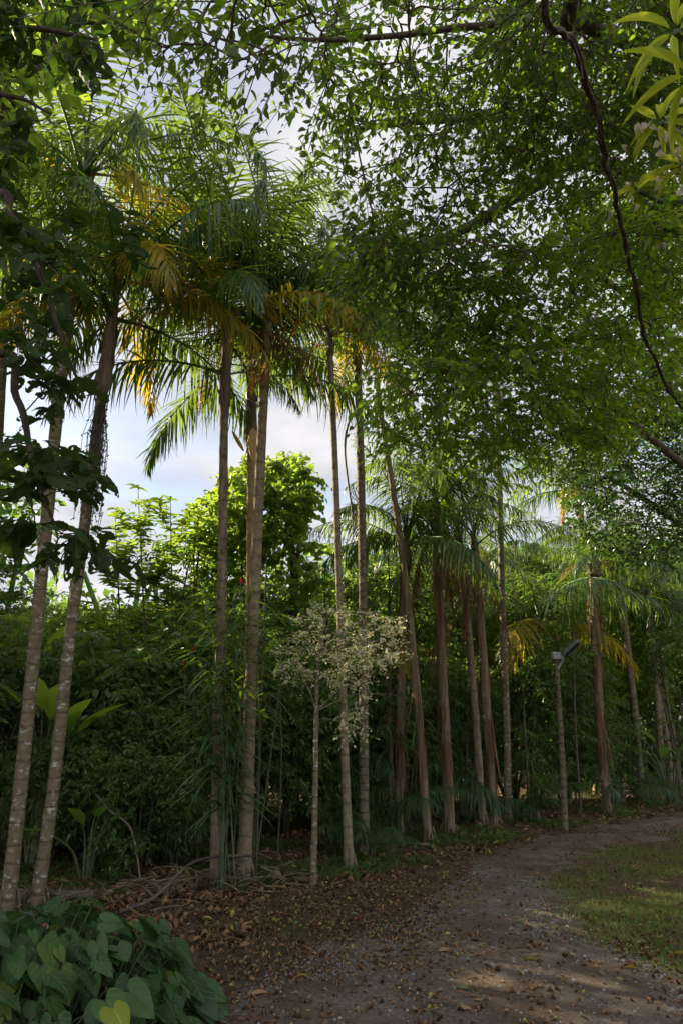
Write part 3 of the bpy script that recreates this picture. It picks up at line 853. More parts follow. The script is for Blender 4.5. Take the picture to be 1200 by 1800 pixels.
def leaf_sprays(mb, att, outd, k=4, m=7, tl=0.35, ll=0.08, ar=0.5, tpl=OV, seed=0, droop=0.25, twig=None, spread=0.9, pend=0.0, flat=0.6):
    """k twigs at each attractor, m leaves on each"""
    rng = np.random.default_rng(seed)
    n = len(att)
    d = np.repeat(outd, k, 0) * 0.7 + rng.normal(0, spread, (n * k, 3)) * [1, 1, 0.5]
    d = nrm(d); d[:, 2] -= pend; d = nrm(d)
    o = np.repeat(att, k, 0); ln = tl * rng.uniform(0.5, 1.2, n * k)
    if twig is not None:
        for i in range(len(o)):
            tube(twig, [o[i], o[i] + d[i] * ln[i] * 0.5 + [0, 0, -droop * 0.1 * ln[i]], o[i] + d[i] * ln[i] + [0, 0, -droop * 0.35 * ln[i]]], [0.004, 0.0015], 3)
    t = np.tile(np.linspace(0.12, 1.0, m), n * k) + rng.normal(0, 0.03, n * k * m)
    D = np.repeat(d, m, 0); O = np.repeat(o, m, 0); LN = np.repeat(ln, m)
    P = O + D * (t * LN)[:, None]; P[:, 2] -= droop * 0.35 * LN * t ** 2
    side = nrm(np.cross(D, [0, 0, 1.0]))
    sg = np.where(np.arange(n * k * m) % 2 == 0, 1.0, -1.0)[:, None]
    dl = D * 0.55 + side * sg * rng.uniform(0.5, 1.0, (len(D), 1)) + rng.normal(0, 0.22, D.shape)
    dl[:, 2] -= droop * rng.uniform(0.3, 1.6, len(D))
    nor = np.tile([[0, 0, 1.0]], (len(D), 1)) * flat + rng.normal(0, 0.42, D.shape)
    L_ = ll * rng.uniform(0.55, 1.15, len(D)) * np.repeat(np.repeat(rng.uniform(.75, 1.3, n), k), m)
    tone = np.repeat(np.repeat(rng.random(n), k), m) * .45 + rng.random(len(D)) * .5
    tone = np.where(rng.random(len(D)) < .02, 1.0, tone)
    put_leaves(mb, P, dl, nor, L_, L_ * ar, tpl, rng, rnd=tone)
    return mb


def in_poly(poly, n, rng):
    poly = np.array(poly, float); lo, hi = poly.min(0), poly.max(0); out = []
    while len(out) < n:
        p = lo + rng.random(2) * (hi - lo); c = False; j = len(poly) - 1
        for i in range(len(poly)):
            xi, yi = poly[i]; xj, yj = poly[j]
            if (yi > p[1]) != (yj > p[1]) and p[0] < (xj - xi) * (p[1] - yi) / (yj - yi) + xi: c = not c
            j = i
        if c: out.append(p)
    return np.array(out)


# ---- the broad tree that reaches over the track from the right
def canopy_tree():
    rng = np.random.default_rng(5)
    base = np.array([6.3, 6.8, 0.0])
    root = thing('overhanging_tree', 'broad small-leaved tree arching over the track, its leaves filling the upper right', 'tree', base)
    A = np.array
    T = [A([6.3, 6.8, -0.1]), A([6.15, 6.6, 2.0]), A([5.8, 6.3, 3.8]), A([5.3, 6.0, 5.2])]
    tip = T[-1]
    tm = MB(); tube(tm, smooth_path(T, 40), np.interp(np.linspace(0, 1, 40), [0, .08, 1], [.42, .30, .19]), 18, rough=0.02, seed=1)
    obj('trunk', tm.mesh('trunk', M['bark'], base), root)
    limbs = [
        ([tip, A([4.6, 5.0, 5.9]), atY(1060, 40, 3.9), atY(850, 45, 3.0), atY(700, 62, 2.9), atY(560, 70, 2.8), atY(430, 60, 2.8)], .034, .008),
        ([tip, A([4.2, 5.6, 5.7]), atY(1060, 290, 5.0), atY(930, 330, 4.9), atY(840, 390, 5.0), atY(720, 440, 5.1), atY(600, 470, 5.2)], .11, .018),
        ([tip, A([4.9, 4.6, 6.0]), atY(1090, 70, 3.3), atY(1010, -60, 2.4), A([1.0, 0.5, 5.9]), A([-0.6, -1.2, 5.6])], .06, .02),
        ([tip, A([5.0, 3.0, 6.0]), A([4.3, 0.2, 6.0]), A([3.0, -2.5, 5.5])], .13, .03),
        ([A([4.4, 5.5, 5.75]), atY(1000, 160, 4.4), atY(860, 200, 4.2), atY(720, 215, 4.2), atY(600, 230, 4.3)], .07, .012),
    ]
    att = []
    def reg(poly, n, z0, z1):
        for (x, y) in in_poly(poly, n, rng):
            att.append(atZ(x, y, rng.uniform(z0, z1)))
    # upper canopy, thinner in the middle where sky speckles through
    reg([(540, -60), (1260, -60), (1260, 300), (900, 430), (720, 470), (640, 400), (590, 260), (530, 110)], 215, 4.9, 6.1)
    reg([(260, -60), (520, -60), (520, 110), (330, 120), (260, 80)], 26, 4.6, 5.3)
    reg([(850, 0), (1260, 0), (1260, 420), (1000, 460), (880, 300)], 190, 5.2, 6.8)
    reg([(640, 400), (760, 420), (900, 430), (900, 660), (760, 640), (720, 600), (680, 560), (640, 500)], 90, 4.3, 5.5)
    reg([(620, 400), (740, 420), (700, 560), (650, 560), (620, 500)], 22, 4.6, 5.4)
    # behind and beside the photographer the crown goes on
    for _ in range(90):
        att.append(np.array([rng.uniform(-1.5, 6.5), rng.uniform(-4.5, 3.2), rng.uniform(5.0, 6.6)]))
    for _ in range(90):
        att.append(np.array([rng.uniform(5, 8.5), rng.uniform(3, 9.5), rng.uniform(4.5, 7.2)]))
    att = [a for a in att if 1.2 < np.linalg.norm(a - [0, 0, 1.6])]
    bm, at_, od = grow(limbs, att, rtip=0.0045, pw=0.5, rmax=0.06, seed=3)
    lm = MB(); tw = MB()
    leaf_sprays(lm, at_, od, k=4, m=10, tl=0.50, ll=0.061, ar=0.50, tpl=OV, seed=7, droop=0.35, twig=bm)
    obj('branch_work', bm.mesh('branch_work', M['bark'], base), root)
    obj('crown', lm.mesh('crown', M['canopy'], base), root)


canopy_tree()


def lit_canopy_tree():
    rng = np.random.default_rng(55)
    base = np.array([5.9, 8.4, 0.0]); A = np.array
    root = thing('lit_canopy_boughs', 'canopy tree with sunlight put into its green leaf colour, boughs drooping at mid height on the right, above the lamp', 'tree', base)
    T = [A([5.9, 8.4, -0.1]), A([5.8, 8.3, 1.8]), A([5.5, 8.0, 3.4]), A([5.2, 7.6, 4.9])]
    tm = MB(); tube(tm, smooth_path(T, 34), np.interp(np.linspace(0, 1, 34), [0, .08, 1], [.24, .16, .08]), 14, rough=0.02, seed=1)
    obj('trunk', tm.mesh('trunk', M['bark'], base), root)
    limbs = [
        ([T[2], atY(1100, 590, 7.1), atY(980, 606, 6.6), atY(880, 612, 6.3), atY(800, 575, 6.2), atY(720, 500, 6.2)], .06, .012),
        ([T[2], atY(1050, 700, 7.2), atY(940, 690, 6.9), atY(850, 735, 6.9), atY(780, 750, 7.0), atY(700, 740, 7.1)], .05, .010),
        ([T[3], atY(1050, 480, 6.9), atY(940, 470, 6.4)], .05, .012),
    ]
    att = []
    for (poly, n, z0, z1) in [([(870, 430), (1260, 330), (1260, 700), (1100, 780), (900, 700)], 270, 4.2, 5.9),
                              ([(700, 620), (900, 620), (1100, 700), (1060, 800), (950, 830), (800, 790), (700, 800), (660, 730)], 180, 3.7, 4.7)]:
        for (x, y) in in_poly(poly, n, rng): att.append(atZ(x, y, rng.uniform(z0, z1)))
    bm, at_, od = grow(limbs, att, rtip=0.0035, pw=0.5, rmax=0.04, seed=3)
    lm = MB()
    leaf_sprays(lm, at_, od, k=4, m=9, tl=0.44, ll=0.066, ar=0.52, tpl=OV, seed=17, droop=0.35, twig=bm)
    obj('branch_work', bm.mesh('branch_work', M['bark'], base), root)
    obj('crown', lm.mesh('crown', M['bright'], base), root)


lit_canopy_tree()


# ---- dark fine-leaved tree at the right edge
def right_dark_tree():
    rng = np.random.default_rng(15)
    base = np.array([7.6, 9.8, 0.0])
    root = thing('dark_tree', 'dense tree with tiny dark leaves hanging low at the right edge', 'tree', base)
    A = np.array
    T = [A([7.6, 9.8, -0.1]), A([7.5, 9.7, 2.2]), A([7.2, 9.4, 4.2]), A([6.6, 9.2, 6.0])]
    bm = MB()
    tube(bm, smooth_path(T, 30), [0.26, 0.12], 14)
    obj('trunk', bm.mesh('trunk', M['barkd'], base), root)
    att = []
    for (poly, n, y0, y1) in [([(1040, 380), (1260, 330), (1260, 950), (1150, 990), (1020, 940), (1000, 850), (1060, 760), (1000, 640)], 420, 7.6, 9.8),
                              ([(1000, 760), (1260, 700), (1260, 970), (1100, 960), (1000, 900)], 120, 8.0, 9.5)]:
        for (x, y) in in_poly(poly, n, rng): att.append(atY(x, y, rng.uniform(y0, y1)))
    for _ in range(120): att.append(np.array([rng.uniform(6.5, 10), rng.uniform(8, 12), rng.uniform(4, 8.5)]))
    limbs = [([T[1], atY(1120, 870, 8.8), atY(1040, 850, 8.6)], .06, .01), ([T[2], atY(1130, 650, 8.5), atY(1040, 600, 8.3)], .07, .012), ([T[3], atY(1130, 480, 8.4)], .07, .02)]
    bm, at_, od = grow(limbs, att, rtip=0.004, rmax=.05, seed=4)
    lm = MB(); leaf_sprays(lm, at_, od, k=6, m=9, tl=0.38, ll=0.062, ar=0.55, tpl=OVS, seed=8, droop=0.2)
    obj('branch_work', bm.mesh('branch_work', M['barkd'], base), root)
    obj('crown', lm.mesh('crown', M['dark'], base), root)


right_dark_tree()


# ---- large-leaved branches reaching in at the left, leaves chewed into holes
def eaten_tpl(seed):
    rg = np.random.default_rng(seed)
    nx, ny = 9, 13
    xs = np.linspace(-1, 1, nx); ys = np.linspace(0, 1, ny)
    v = []
    for y in ys:
        w = 0.5 * max(0.02, math.sin(math.pi * (0.04 + 0.93 * y) ** 0.9)) ** 0.62
        for x in xs:
            jit = rg.normal(0, 0.012) if abs(x) < 0.9 else rg.normal(0, 0.03)
            v.append([x * w + jit, y + rg.normal(0, .006), 0.10 * abs(x) * w * 2 - 0.20 * y * y + 0.02 * math.sin(y * 30) * abs(x)])
    keep = []
    holes = [(rg.uniform(-.8, .8), rg.uniform(.15, .9), rg.uniform(.04, .13)) for _ in range(rg.integers(3, 9))]
    for i in range(ny - 1):
        for j in range(nx - 1):
            cx = (xs[j] + xs[j + 1]) / 2; cy = (ys[i] + ys[i + 1]) / 2
            if any(abs(cx - h[0]) * 0.5 < h[2] * 1.0 and abs(cy - h[1]) < h[2] * 0.7 for h in holes) and abs(cx) > 0.1: continue
            keep.append([i * nx + j, i * nx + j + 1, (i + 1) * nx + j + 1, (i + 1) * nx + j])
    return np.array(v), np.zeros((0, 3), int), np.array(keep)


def eaten_tree():
    rng = np.random.default_rng(25)
    base = np.array([-3.6, 2.6, 0.0])
    root = thing('large_leaved_tree', 'tree with big oval leaves full of insect holes hanging before the left palms', 'tree', base)
    A = np.array
    T = [A([-3.6, 2.6, -0.1]), A([-3.4, 2.7, 1.8]), A([-3.1, 2.8, 3.4]), A([-2.6, 2.9, 4.8])]
    tm = MB(); tube(tm, smooth_path(T, 30), [0.16, 0.07], 12, rough=.02)
    obj('trunk', tm.mesh('trunk', M['bark'], base), root)
    Y = 2.9
    limbs = [
        ([T[2], atY(-40, 350, 2.9), atY(20, 380, 2.9), atY(70, 480, 3.0), atY(110, 600, 3.0), atY(150, 700, 3.0)], .03, .006),
        ([T[1], atY(-60, 640, 2.9), atY(30, 700, 2.9), atY(60, 830, 2.9), atY(100, 930, 2.95)], .03, .005),
        ([T[3], atY(-30, 60, 2.9), atY(60, 50, 2.7), atY(170, 70, 2.6)], .03, .008),
        ([T[2], atY(-60, 200, 3.0), atY(20, 170, 3.0), atY(90, 200, 3.0)], .03, .006),
    ]
    att = []
    def reg(poly, n, y0, y1):
        for (x, y) in in_poly(poly, n, rng): att.append(atY(x, y, rng.uniform(y0, y1)))
    reg([(-60, -50), (200, -50), (205, 60), (140, 110), (60, 100), (-60, 60)], 26, 2.3, 3.2)
    reg([(-60, 320), (60, 340), (110, 390), (225, 400), (235, 440), (130, 470), (60, 470), (-60, 460)], 13, 2.5, 3.3)
    reg([(0, 470), (110, 480), (150, 600), (160, 720), (120, 740), (30, 720), (10, 600)], 11, 2.6, 3.3)
    reg([(-30, 720), (150, 760), (180, 830), (140, 900), (50, 870), (-30, 860)], 9, 2.6, 3.2)
    reg([(10, 900), (150, 920), (150, 985), (60, 960), (10, 950)], 5, 2.7, 3.2)
    reg([(-60, 120), (60, 140), (60, 330), (-60, 340)], 5, 2.9, 3.6)
    bm, at_, od = grow(limbs, att, rtip=0.0028, rmax=.02, seed=6)
    lm = MB(); r2 = np.random.default_rng(9)
    T_ = [eaten_tpl(s) for s in range(7)]
    for (i, tp) in enumerate(T_):
        sel = np.arange(len(at_)) % 7 == i
        leaf_sprays(lm, at_[sel], od[sel], k=2, m=4, tl=0.16, ll=0.150, ar=0.55, tpl=tp, seed=30 + i, droop=0.35, twig=bm, spread=0.8, flat=0.75)
    obj('branch_work', bm.mesh('branch_work', M['barkd'], base), root)
    obj('crown', lm.mesh('crown', M['big'], base), root)


eaten_tree()


def leafy_left():
    """sunlit foliage behind the chewed leaves, upper left, and the boughs over the palms"""
    rng = np.random.default_rng(45)
    base = np.array([-5.2, 5.0, 0.0])
    root = thing('sunlit_tree', 'tree behind the chewed leaves, glowing yellow green at the upper left edge', 'tree', base)
    A = np.array
    T = [A([-5.2, 5.0, -0.1]), A([-5.0, 4.9, 2.5]), A([-4.6, 4.7, 5.0]), A([-4.0, 4.6, 6.6])]
    tm = MB(); tube(tm, smooth_path(T, 30), [0.2, 0.08], 12, rough=.02)
    obj('trunk', tm.mesh('trunk', M['bark'], base), root)
    att = []
    for (poly, n, y0, y1) in [([(-80, -60), (330, -60), (250, 90), (60, 110), (10, 280), (-80, 340)], 42, 4.0, 5.2),
                              ([(-80, 100), (20, 120), (20, 300), (-80, 340)], 22, 3.8, 5.0)]:
        for (x, y) in in_poly(poly, n, rng): att.append(atY(x, y, rng.uniform(y0, y1)))
    for _ in range(140): att.append(np.array([rng.uniform(-8, -4.4), rng.uniform(3.5, 6.5), rng.uniform(4.3, 8)]))
    limbs = [([T[2], atY(0, 200, 4.6), atY(100, 60, 4.4), atY(260, 20, 4.4)], .06, .01)]
    bm, at_, od = grow(limbs, att, rtip=0.0035, rmax=.05, seed=6)
    lm = MB(); leaf_sprays(lm, at_, od, k=5, m=7, tl=0.42, ll=0.14, ar=0.5, tpl=OV, seed=8, droop=0.45, twig=bm)
    obj('branch_work', bm.mesh('branch_work', M['bark'], base), root)
    obj('crown', lm.mesh('crown', M['sunny'], base), root)


leafy_left()


# ------------------------------------------------------------------ undergrowth: shrubs, young trees, far wood
def xw(px, Y, z=0.0):
    return (px - 600) / 1200.0 * (Y * CT + (z - CAMH) * ST)


def lumpy(rng, n, r, h0, h1, lumps=7, shell=0.55):
    """points in a lumpy crown between heights h0 and h1"""
    c = []; rr = []
    for i in range(lumps):
        a = rng.uniform(0, 6.28); q = r * rng.uniform(0.15, 0.65)
        c.append([math.cos(a) * q, math.sin(a) * q, h0 + (h1 - h0) * rng.uniform(0.2, 0.8)]); rr.append(r * rng.uniform(0.4, 0.62))
    c = np.array(c); rr = np.array(rr)
    k = rng.integers(0, lumps, n)
    d = nrm(rng.normal(size=(n, 3)))
    u = rng.random(n) ** (1 / 3.0) * (1 - shell) + shell * rng.uniform(0.8, 1.08, n)
    p = c[k] + d * (rr[k] * u)[:, None] * [1, 1, max(0.6, (h1 - h0) / (2.2 * r))]
    p[:, 2] = np.clip(p[:, 2], 0.12, h1 * 1.08)
    return p


def bush(name, label, cat, seed, h, r, natt, mat, ll=0.09, ar=0.5, k=4, m=7, tpl=OVS, group=None, h0=0.1, stem=0.025, trunk=None, droop=0.3, barkm='barkd', tl=0.3, lumps=8):
    rng = np.random.default_rng(seed)
    root = thing(name, label, cat, (0, 0, 0), group)
    att = lumpy(rng, natt, r, h0, h, lumps)
    limbs = []
    if trunk:
        a = rng.uniform(-.15, .15, 2)
        pts = [np.array([0, 0, -0.05]), np.array([a[0], a[1], trunk * .5]), np.array([a[0] * .5, a[1] * 2, trunk])]
        limbs.append((pts, stem, stem * 0.6))
        for q in range(4):
            d = rng.normal(0, 0.45 * r, 3) * [1, 1, 0]
            limbs.append(([pts[-1], pts[-1] + d * 0.6 + [0, 0, (h - trunk) * .35], pts[-1] + d * 1.2 + [0, 0, (h - trunk) * .75]], stem * .5, stem * .15))
    else:
        for q in range(5):
            a = rng.uniform(0, 6.28); w = r * rng.uniform(.2, .6)
            limbs.append(([np.array([math.cos(a) * .06, math.sin(a) * .06, -0.03]), np.array([math.cos(a) * w * .6, math.sin(a) * w * .6, h * .4]), np.array([math.cos(a) * w, math.sin(a) * w, h * .8])], stem, stem * .3))
    bm, at_, od = grow(limbs, att, rtip=0.0035, rmax=stem * .6, seed=seed, sides=4)
    lm = MB(); leaf_sprays(lm, at_, od, k=k, m=m, tl=tl, ll=ll, ar=ar, tpl=tpl, seed=seed + 1, droop=droop)
    obj('trunk' if trunk else 'stems', bm.mesh('stems', M[barkm]), root)
    obj('crown' if trunk else 'foliage', lm.mesh('foliage', M[mat]), root)
    return root


def place(root, px, Y, rz=0, sc=1.0, label=None, group=None, first=False):
    loc = (xw(px, Y), Y, 0)
    if first:
        root.location = loc; root.rotation_euler = (0, 0, rz); root.scale = (sc, sc, sc) if not hasattr(sc, '__len__') else sc
        if label: root['label'] = label
        if group: root['group'] = group
        return root
    return dup(root, loc, rz, sc, label, group)


def series(proto, rows, group):
    for i, (px, Y, sc, rz, lab) in enumerate(rows):
        place(proto, px, Y, rz, sc, lab, group, first=(i == 0))


G1 = 'leafy shrubs in the undergrowth'
glossy = bush('shrub', 'x', 'shrub', 101, 2.7, 1.25, 300, 'mid', ll=0.115, ar=0.46, k=4, m=6, group=G1, droop=0.5)
series(glossy, [
    (150, 9.7, 1.0, 0.3, 'glossy leafy shrub between the leaning lichened palm and the red flowers'),
    (290, 10.3, 1.15, 2.1, 'tallest glossy shrub, left of the strap-leaved clump'),
    (30, 9.6, 0.95, 4.2, 'glossy shrub behind the outermost left palm trunk'),
    (215, 8.9, 0.72, 1.2, 'low glossy shrub in front of the tall ones, right of the leaning lichened palm'),
    (240, 8.1, 0.50, 0.9, 'smallest glossy shrub, low beside the arched tan stick'),
    (170, 8.6, 0.55, 2.9, 'small glossy shrub behind the pale-leaved paddle plant'),
    (500, 11.0, 0.95, 3.3, 'glossy shrub behind the blossoming sapling'),
    (700, 12.9, 0.95, 5.0, 'dim glossy shrub behind the stems right of the blossoming sapling'),
], G1)
fine = bush('shrub', 'x', 'shrub', 111, 2.6, 1.3, 330, 'fine', ll=0.075, ar=0.36, k=5, m=8, group=G1, droop=.7)
series(fine, [
    (400, 10.6, 1.1, 0.3, 'dark fine-leaved shrub behind the grey palm and the pale pair'),
    (600, 11.9, 1.2, 1.3, 'dark fine-leaved shrub behind the slender twin palms'),
    (330, 9.4, 0.8, 2.2, 'dark low shrub in the deep shade left of the grey palm'),
    (80, 8.7, 0.6, 3.0, 'small dark shrub between the two lichened palms'),
    (760, 13.6, 1.2, 3.9, 'dark shrub filling the gap behind the skirted palm'),
    (900, 14.6, 1.25, 4.1, 'dark shrub behind the mottled grey palm'),
    (990, 15.3, 1.25, 5.3, 'dark shrub behind the lamp post'),
    (-90, 8.8, 1.1, 1.0, 'dark shrub cut by the left edge of the photo'),
    (-260, 8.6, 1.3, 2.0, 'dark shrub beyond the left edge of the photo'),
], G1)
sunny = bush('shrub', 'x', 'shrub', 121, 3.6, 1.5, 330, 'sunny', ll=0.10, ar=0.5, k=4, m=7, group=G1, tl=0.36)
series(sunny, [
    (120, 12.2, 1.05, 0.3, 'sunlit yellow-green shrub behind the lichened palms'),
    (310, 12.6, 1.1, 1.9, 'sunlit bush left of the vine-covered tree'),
    (0, 12.5, 1.05, 2.9, 'sunlit bush at the left edge under the chewed leaves'),
    (600, 13.8, 1.15, 3.7, 'sunlit bush between the vine-covered tree and the twin palms'),
    (1110, 19.0, 1.15, 4.7, 'sunlit bush behind the thin whitish palms'),
    (1235, 20.5, 1.3, 5.7, 'sunlit bush at the right edge above the track bend'),
    (1010, 18.0, 1.2, 0.7, 'sunlit bush behind the lamp head'),
    (850, 17.0, 1.2, 1.7, 'sunlit bush behind the peeling brown palm'),
], G1)
G2 = 'trees standing behind the undergrowth'
btree = bush('broadleaf_tree', 'x', 'tree', 131, 6.0, 1.9, 380, 'mid', ll=0.13, ar=0.5, k=4, m=8, group=G2, h0=2.2, trunk=2.6, stem=0.09, tl=0.45, lumps=11)
series(btree, [
    (230, 15.8, 0.74, 0.3, 'round green tree low behind the lichened palms'),
    (-60, 15, 0.78, 1.3, 'round green tree at the far left edge'),
    (690, 17.0, 1.05, 2.3, 'green tree behind the leaning brown-sheathed palm'),
    (820, 19.0, 1.12, 3.3, 'green tree behind the skirted palm'),
    (940, 20.0, 1.05, 4.3, 'green tree left of the blue sky gap'),
    (1080, 24.0, 1.10, 5.3, 'green tree right of the blue sky gap'),
    (1230, 22.0, 1.35, 0.9, 'green tree at the far right behind the dark tree'),
    (380, 17.0, 0.82, 1.1, 'green tree behind the vine-covered one'),
    (560, 16.5, 0.95, 2.1, 'green tree seen between the pale pair and the slender twins'),
], G2)
atree = bush('airy_tree', 'x', 'tree', 141, 6.2, 1.7, 200, 'sunny', ll=0.11, ar=0.42, k=3, m=8, group=G2, h0=1.6, trunk=2.2, stem=0.06, tl=0.5, lumps=10)
series(atree, [
    (110, 14.2, 0.66, 0.4, 'airy sunlit tree behind the leaning lichened palm'),
    (640, 15.0, 0.95, 1.4, 'airy sunlit tree behind the rough brown-grey palm'),
    (1150, 21.0, 1.1, 2.4, 'airy sunlit tree behind the whitish palms at the right'),
    (30, 17.5, 0.78, 3.4, 'airy sunlit tree far behind the outermost left palm'),
    (760, 15.5, 0.9, 4.0, 'airy sunlit tree crossed by the leaning brown palm crown'),
], G2)


# vine-covered tree, with its dark trunk
def vine_tree():
    rng = np.random.default_rng(151)
    Y = 13.2
    base = np.array([xw(515, Y), Y, 0])
    root = thing('vine_covered_tree', 'domed tree smothered in sunlit vines between the grey palm and the slender twins', 'tree', base)
    T = [np.array([xw(515, Y), Y, -.05]), atY(512, 1150, Y), atY(516, 1000, Y), atY(500, 880, Y)]
    bm = MB()
    limbs = [(T, .13, .05), ([T[1], atY(440, 1000, Y), atY(400, 900, Y)], .07, .02), ([T[2], atY(545, 900, Y)], .05, .02)]
    att = []
    for poly, n in [([(360, 880), (420, 820), (520, 800), (555, 840), (548, 900), (520, 940), (420, 950), (370, 960)], 230),
                    ([(350, 900), (400, 900), (440, 1120), (330, 1130), (310, 1060)], 120), ([(430, 920), (540, 900), (580, 1000), (560, 1100), (430, 1100)], 80)]:
        for (x, y) in in_poly(poly, n, rng): att.append(atY(x, y, Y + rng.uniform(-1.3, 1.3)))
    bm, at_, od = grow(limbs, att, rtip=.004, rmax=.04, seed=2)
    lm = MB(); leaf_sprays(lm, at_, od, k=5, m=7, tl=.3, ll=.13, ar=.75, tpl=OVS, seed=3, droop=.8)
    for k in range(26):       # hanging vines
        o = at_[rng.integers(0, len(at_))]; n = 8; ln = rng.uniform(.5, 1.6)
        q = [o + np.array([math.sin(s) * .05, 0, -ln * s / n]) for s in range(n + 1)]
        tube(bm, q, .006, 3)
    # wisps on top
    obj('trunk', bm.mesh('trunk', M['barkd'], base), root)
    obj('crown', lm.mesh('crown', M['sunny'], base), root)


vine_tree()


# young trees whose sunlit tips poke above the shrubs at (240,870) etc.
def rosette_tree(px, Y, top, seed, label, name='young_tree'):
    rng = np.random.default_rng(seed)
    x0 = xw(px, Y); base = np.array([x0, Y, 0.])
    root = thing(name, label, 'young tree', base, 'young trees with leaf whorls')
    bm = MB(); lm = MB(); tops = []
    tp = atY(top[0], top[1], Y)
    main = smooth_path([base - [0, 0, .03], base + (tp - base) * .5 + [.08, 0, 0], tp], 20)
    tube(bm, main, [.03, .006], 6)
    tops.append((main, 1.0))
    for k in range(9):
        i = rng.integers(9, 18); o = main[i]; a = rng.uniform(0, 6.28); ln = rng.uniform(.35, .8)
        q = smooth_path([o, o + [math.cos(a) * ln * .6, math.sin(a) * ln * .6, ln * .35], o + [math.cos(a) * ln * .85, math.sin(a) * ln * .85, ln * .9]], 8)
        tube(bm, q, [.010, .004], 5); tops.append((q, .7))
    for q, s in tops:
        for w in range(6):
            j = len(q) - 1 - w * (1 if s < 1 else 1)
            if j < 1: break
            o = q[j]; n = 6
            a = np.arange(n) * 6.28 / n + rng.uniform(0, 6)
            d = np.stack([np.cos(a), np.sin(a), np.full(n, .25) + rng.normal(0, .15, n)], -1)
            put_leaves(lm, np.tile(o, (n, 1)), d, np.tile([0, 0, 1.], (n, 1)), rng.uniform(.14, .24, n), .06, OV, rng)
    obj('trunk', bm.mesh('trunk', M['bark'], base), root)
    obj('crown', lm.mesh('crown', M['sunny'], base), root)


rosette_tree(250, 11.6, (243, 858), 1, 'young tree with leaf whorls, its tip highest against the sky left of the hanging frond')
rosette_tree(205, 11.9, (203, 905), 2, 'young whorled tree just right of the leaning lichened palm')
rosette_tree(288, 11.8, (300, 880), 3, 'young whorled tree right of the highest whorled tip')
rosette_tree(345, 12.0, (338, 940), 4, 'young whorled tree beside the vine-covered one')


# ---- slim blossoming sapling in front
def blossom_tree():
    rng = np.random.default_rng(161); Y = 8.0
    base = gnd(550, 1562); Y = base[1]
    root = thing('blossoming_sapling', 'slender mottled sapling with a cloud of pale cream blossoms before the twin palms', 'tree', base)
    pts = [base - [0, 0, .03], atY(554, 1400, Y), atY(556, 1250, Y), atY(560, 1150, Y), atY(572, 1085, Y)]
    limbs = [(pts, .036, .012)]
    for e in [(500, 1110), (640, 1100), (690, 1130), (520, 1180), (650, 1190), (600, 1060), (480, 1150), (690, 1220)]:
        s = pts[2] if e[1] > 1150 else pts[3]
        p = atY(e[0], e[1], Y + rng.uniform(-.5, .5))
        limbs.append(([s, (s + p) / 2 + [0, 0, .08], p], .010, .003))
    att = []
    for (x, y) in in_poly([(490, 1100), (560, 1065), (700, 1080), (715, 1150), (640, 1210), (560, 1200), (480, 1190)], 150, rng): att.append(atY(x, y, Y + rng.uniform(-.5, .6)))
    for (x, y) in in_poly([(590, 1200), (640, 1200), (640, 1300), (600, 1290)], 18, rng): att.append(atY(x, y, Y + rng.uniform(-.2, .3)))
    bm, at_, od = grow(limbs, att, rtip=.002, rmax=.008, seed=5, sides=4)
    lm = MB(); leaf_sprays(lm, at_, od, k=1, m=4, tl=.2, ll=.05, ar=.5, tpl=OVS, seed=5)
    fm = MB(); leaf_sprays(fm, at_, od, k=4, m=7, tl=.16, ll=.033, ar=.8, tpl=RH, seed=6, spread=1.2)
    obj('trunk', bm.mesh('trunk', M['palm_l'], base), root)
    obj('crown', lm.mesh('crown', M['mid'], base), root)
    obj('blossom', fm.mesh('blossom', M['blossom'], base), root)


blossom_tree()


# ---- strap-leaved clump around the grey palm (drooping cane plant)
def cane_plant(px, py, tops, label, seed, nl=30, ll=.75, mat='frond', lw=.048):
    rng = np.random.default_rng(seed)
    base = gnd(px, py); Y = base[1]
    root = thing('cane_plant', label, 'plant', base, 'strap-leaved cane plants')
    bm = MB(); lm = MB()
    for (tx, ty) in tops:
        e = atY(tx, ty, Y + rng.uniform(-.3, .3))
        s = base + [rng.uniform(-.12, .12), rng.uniform(-.12, .12), -.03]
        q = smooth_path([s, s * .4 + e * .6 + rng.normal(0, .05, 3), e], 26)
        tube(bm, q, [.010, .005], 6)
        for k in range(nl):
            j = int(len(q) - 1 - k * 0.62)
            if j < 6: break
            o = q[j]; a = k * 2.4 + rng.uniform(-.3, .3)
            d = np.array([[math.cos(a), math.sin(a), rng.uniform(.45, .9)]])
            put_leaves(lm, o[None], d, np.array([[0, 0, 1.]]), ll * rng.uniform(.6, 1.1), lw, tpl_strip(7, rng.uniform(.6, 1.1)), rng)
    obj('stems', bm.mesh('stems', M['greenstem'], base), root)
    obj('foliage', lm.mesh('foliage', M[mat], base), root)


cane_plant(398, 1570, [(402, 1060), (420, 1120), (375, 1090), (350, 1150), (440, 1030), (385, 1180), (412, 1200), (365, 1040)], 'tall cane plant with drooping strap leaves in front of the grey palm', 1, ll=.62)
cane_plant(455, 1545, [(470, 1060), (500, 1120), (455, 1180)], 'cane plant leaning over the foot of the pale pair of palms', 2, nl=14, ll=.5)
cane_plant(330, 1480, [(330, 1050), (300, 1080), (350, 1110)], 'cane plant half hidden in the shrubs left of the grey palm', 3, nl=18, ll=.6)
cane_plant(130, 1500, [(150, 1330), (110, 1350), (180, 1360), (95, 1320)], 'low strap-leaved plant with whitish arching leaves by the lichened palms', 4, nl=14, ll=.6, mat='mid')
cane_plant(700, 1470, [(690, 1230), (720, 1200), (740, 1260), (670, 1270)], 'strap-leaved plant in the dark behind the leaning brown palm', 5, nl=16, ll=.7, mat='mid')


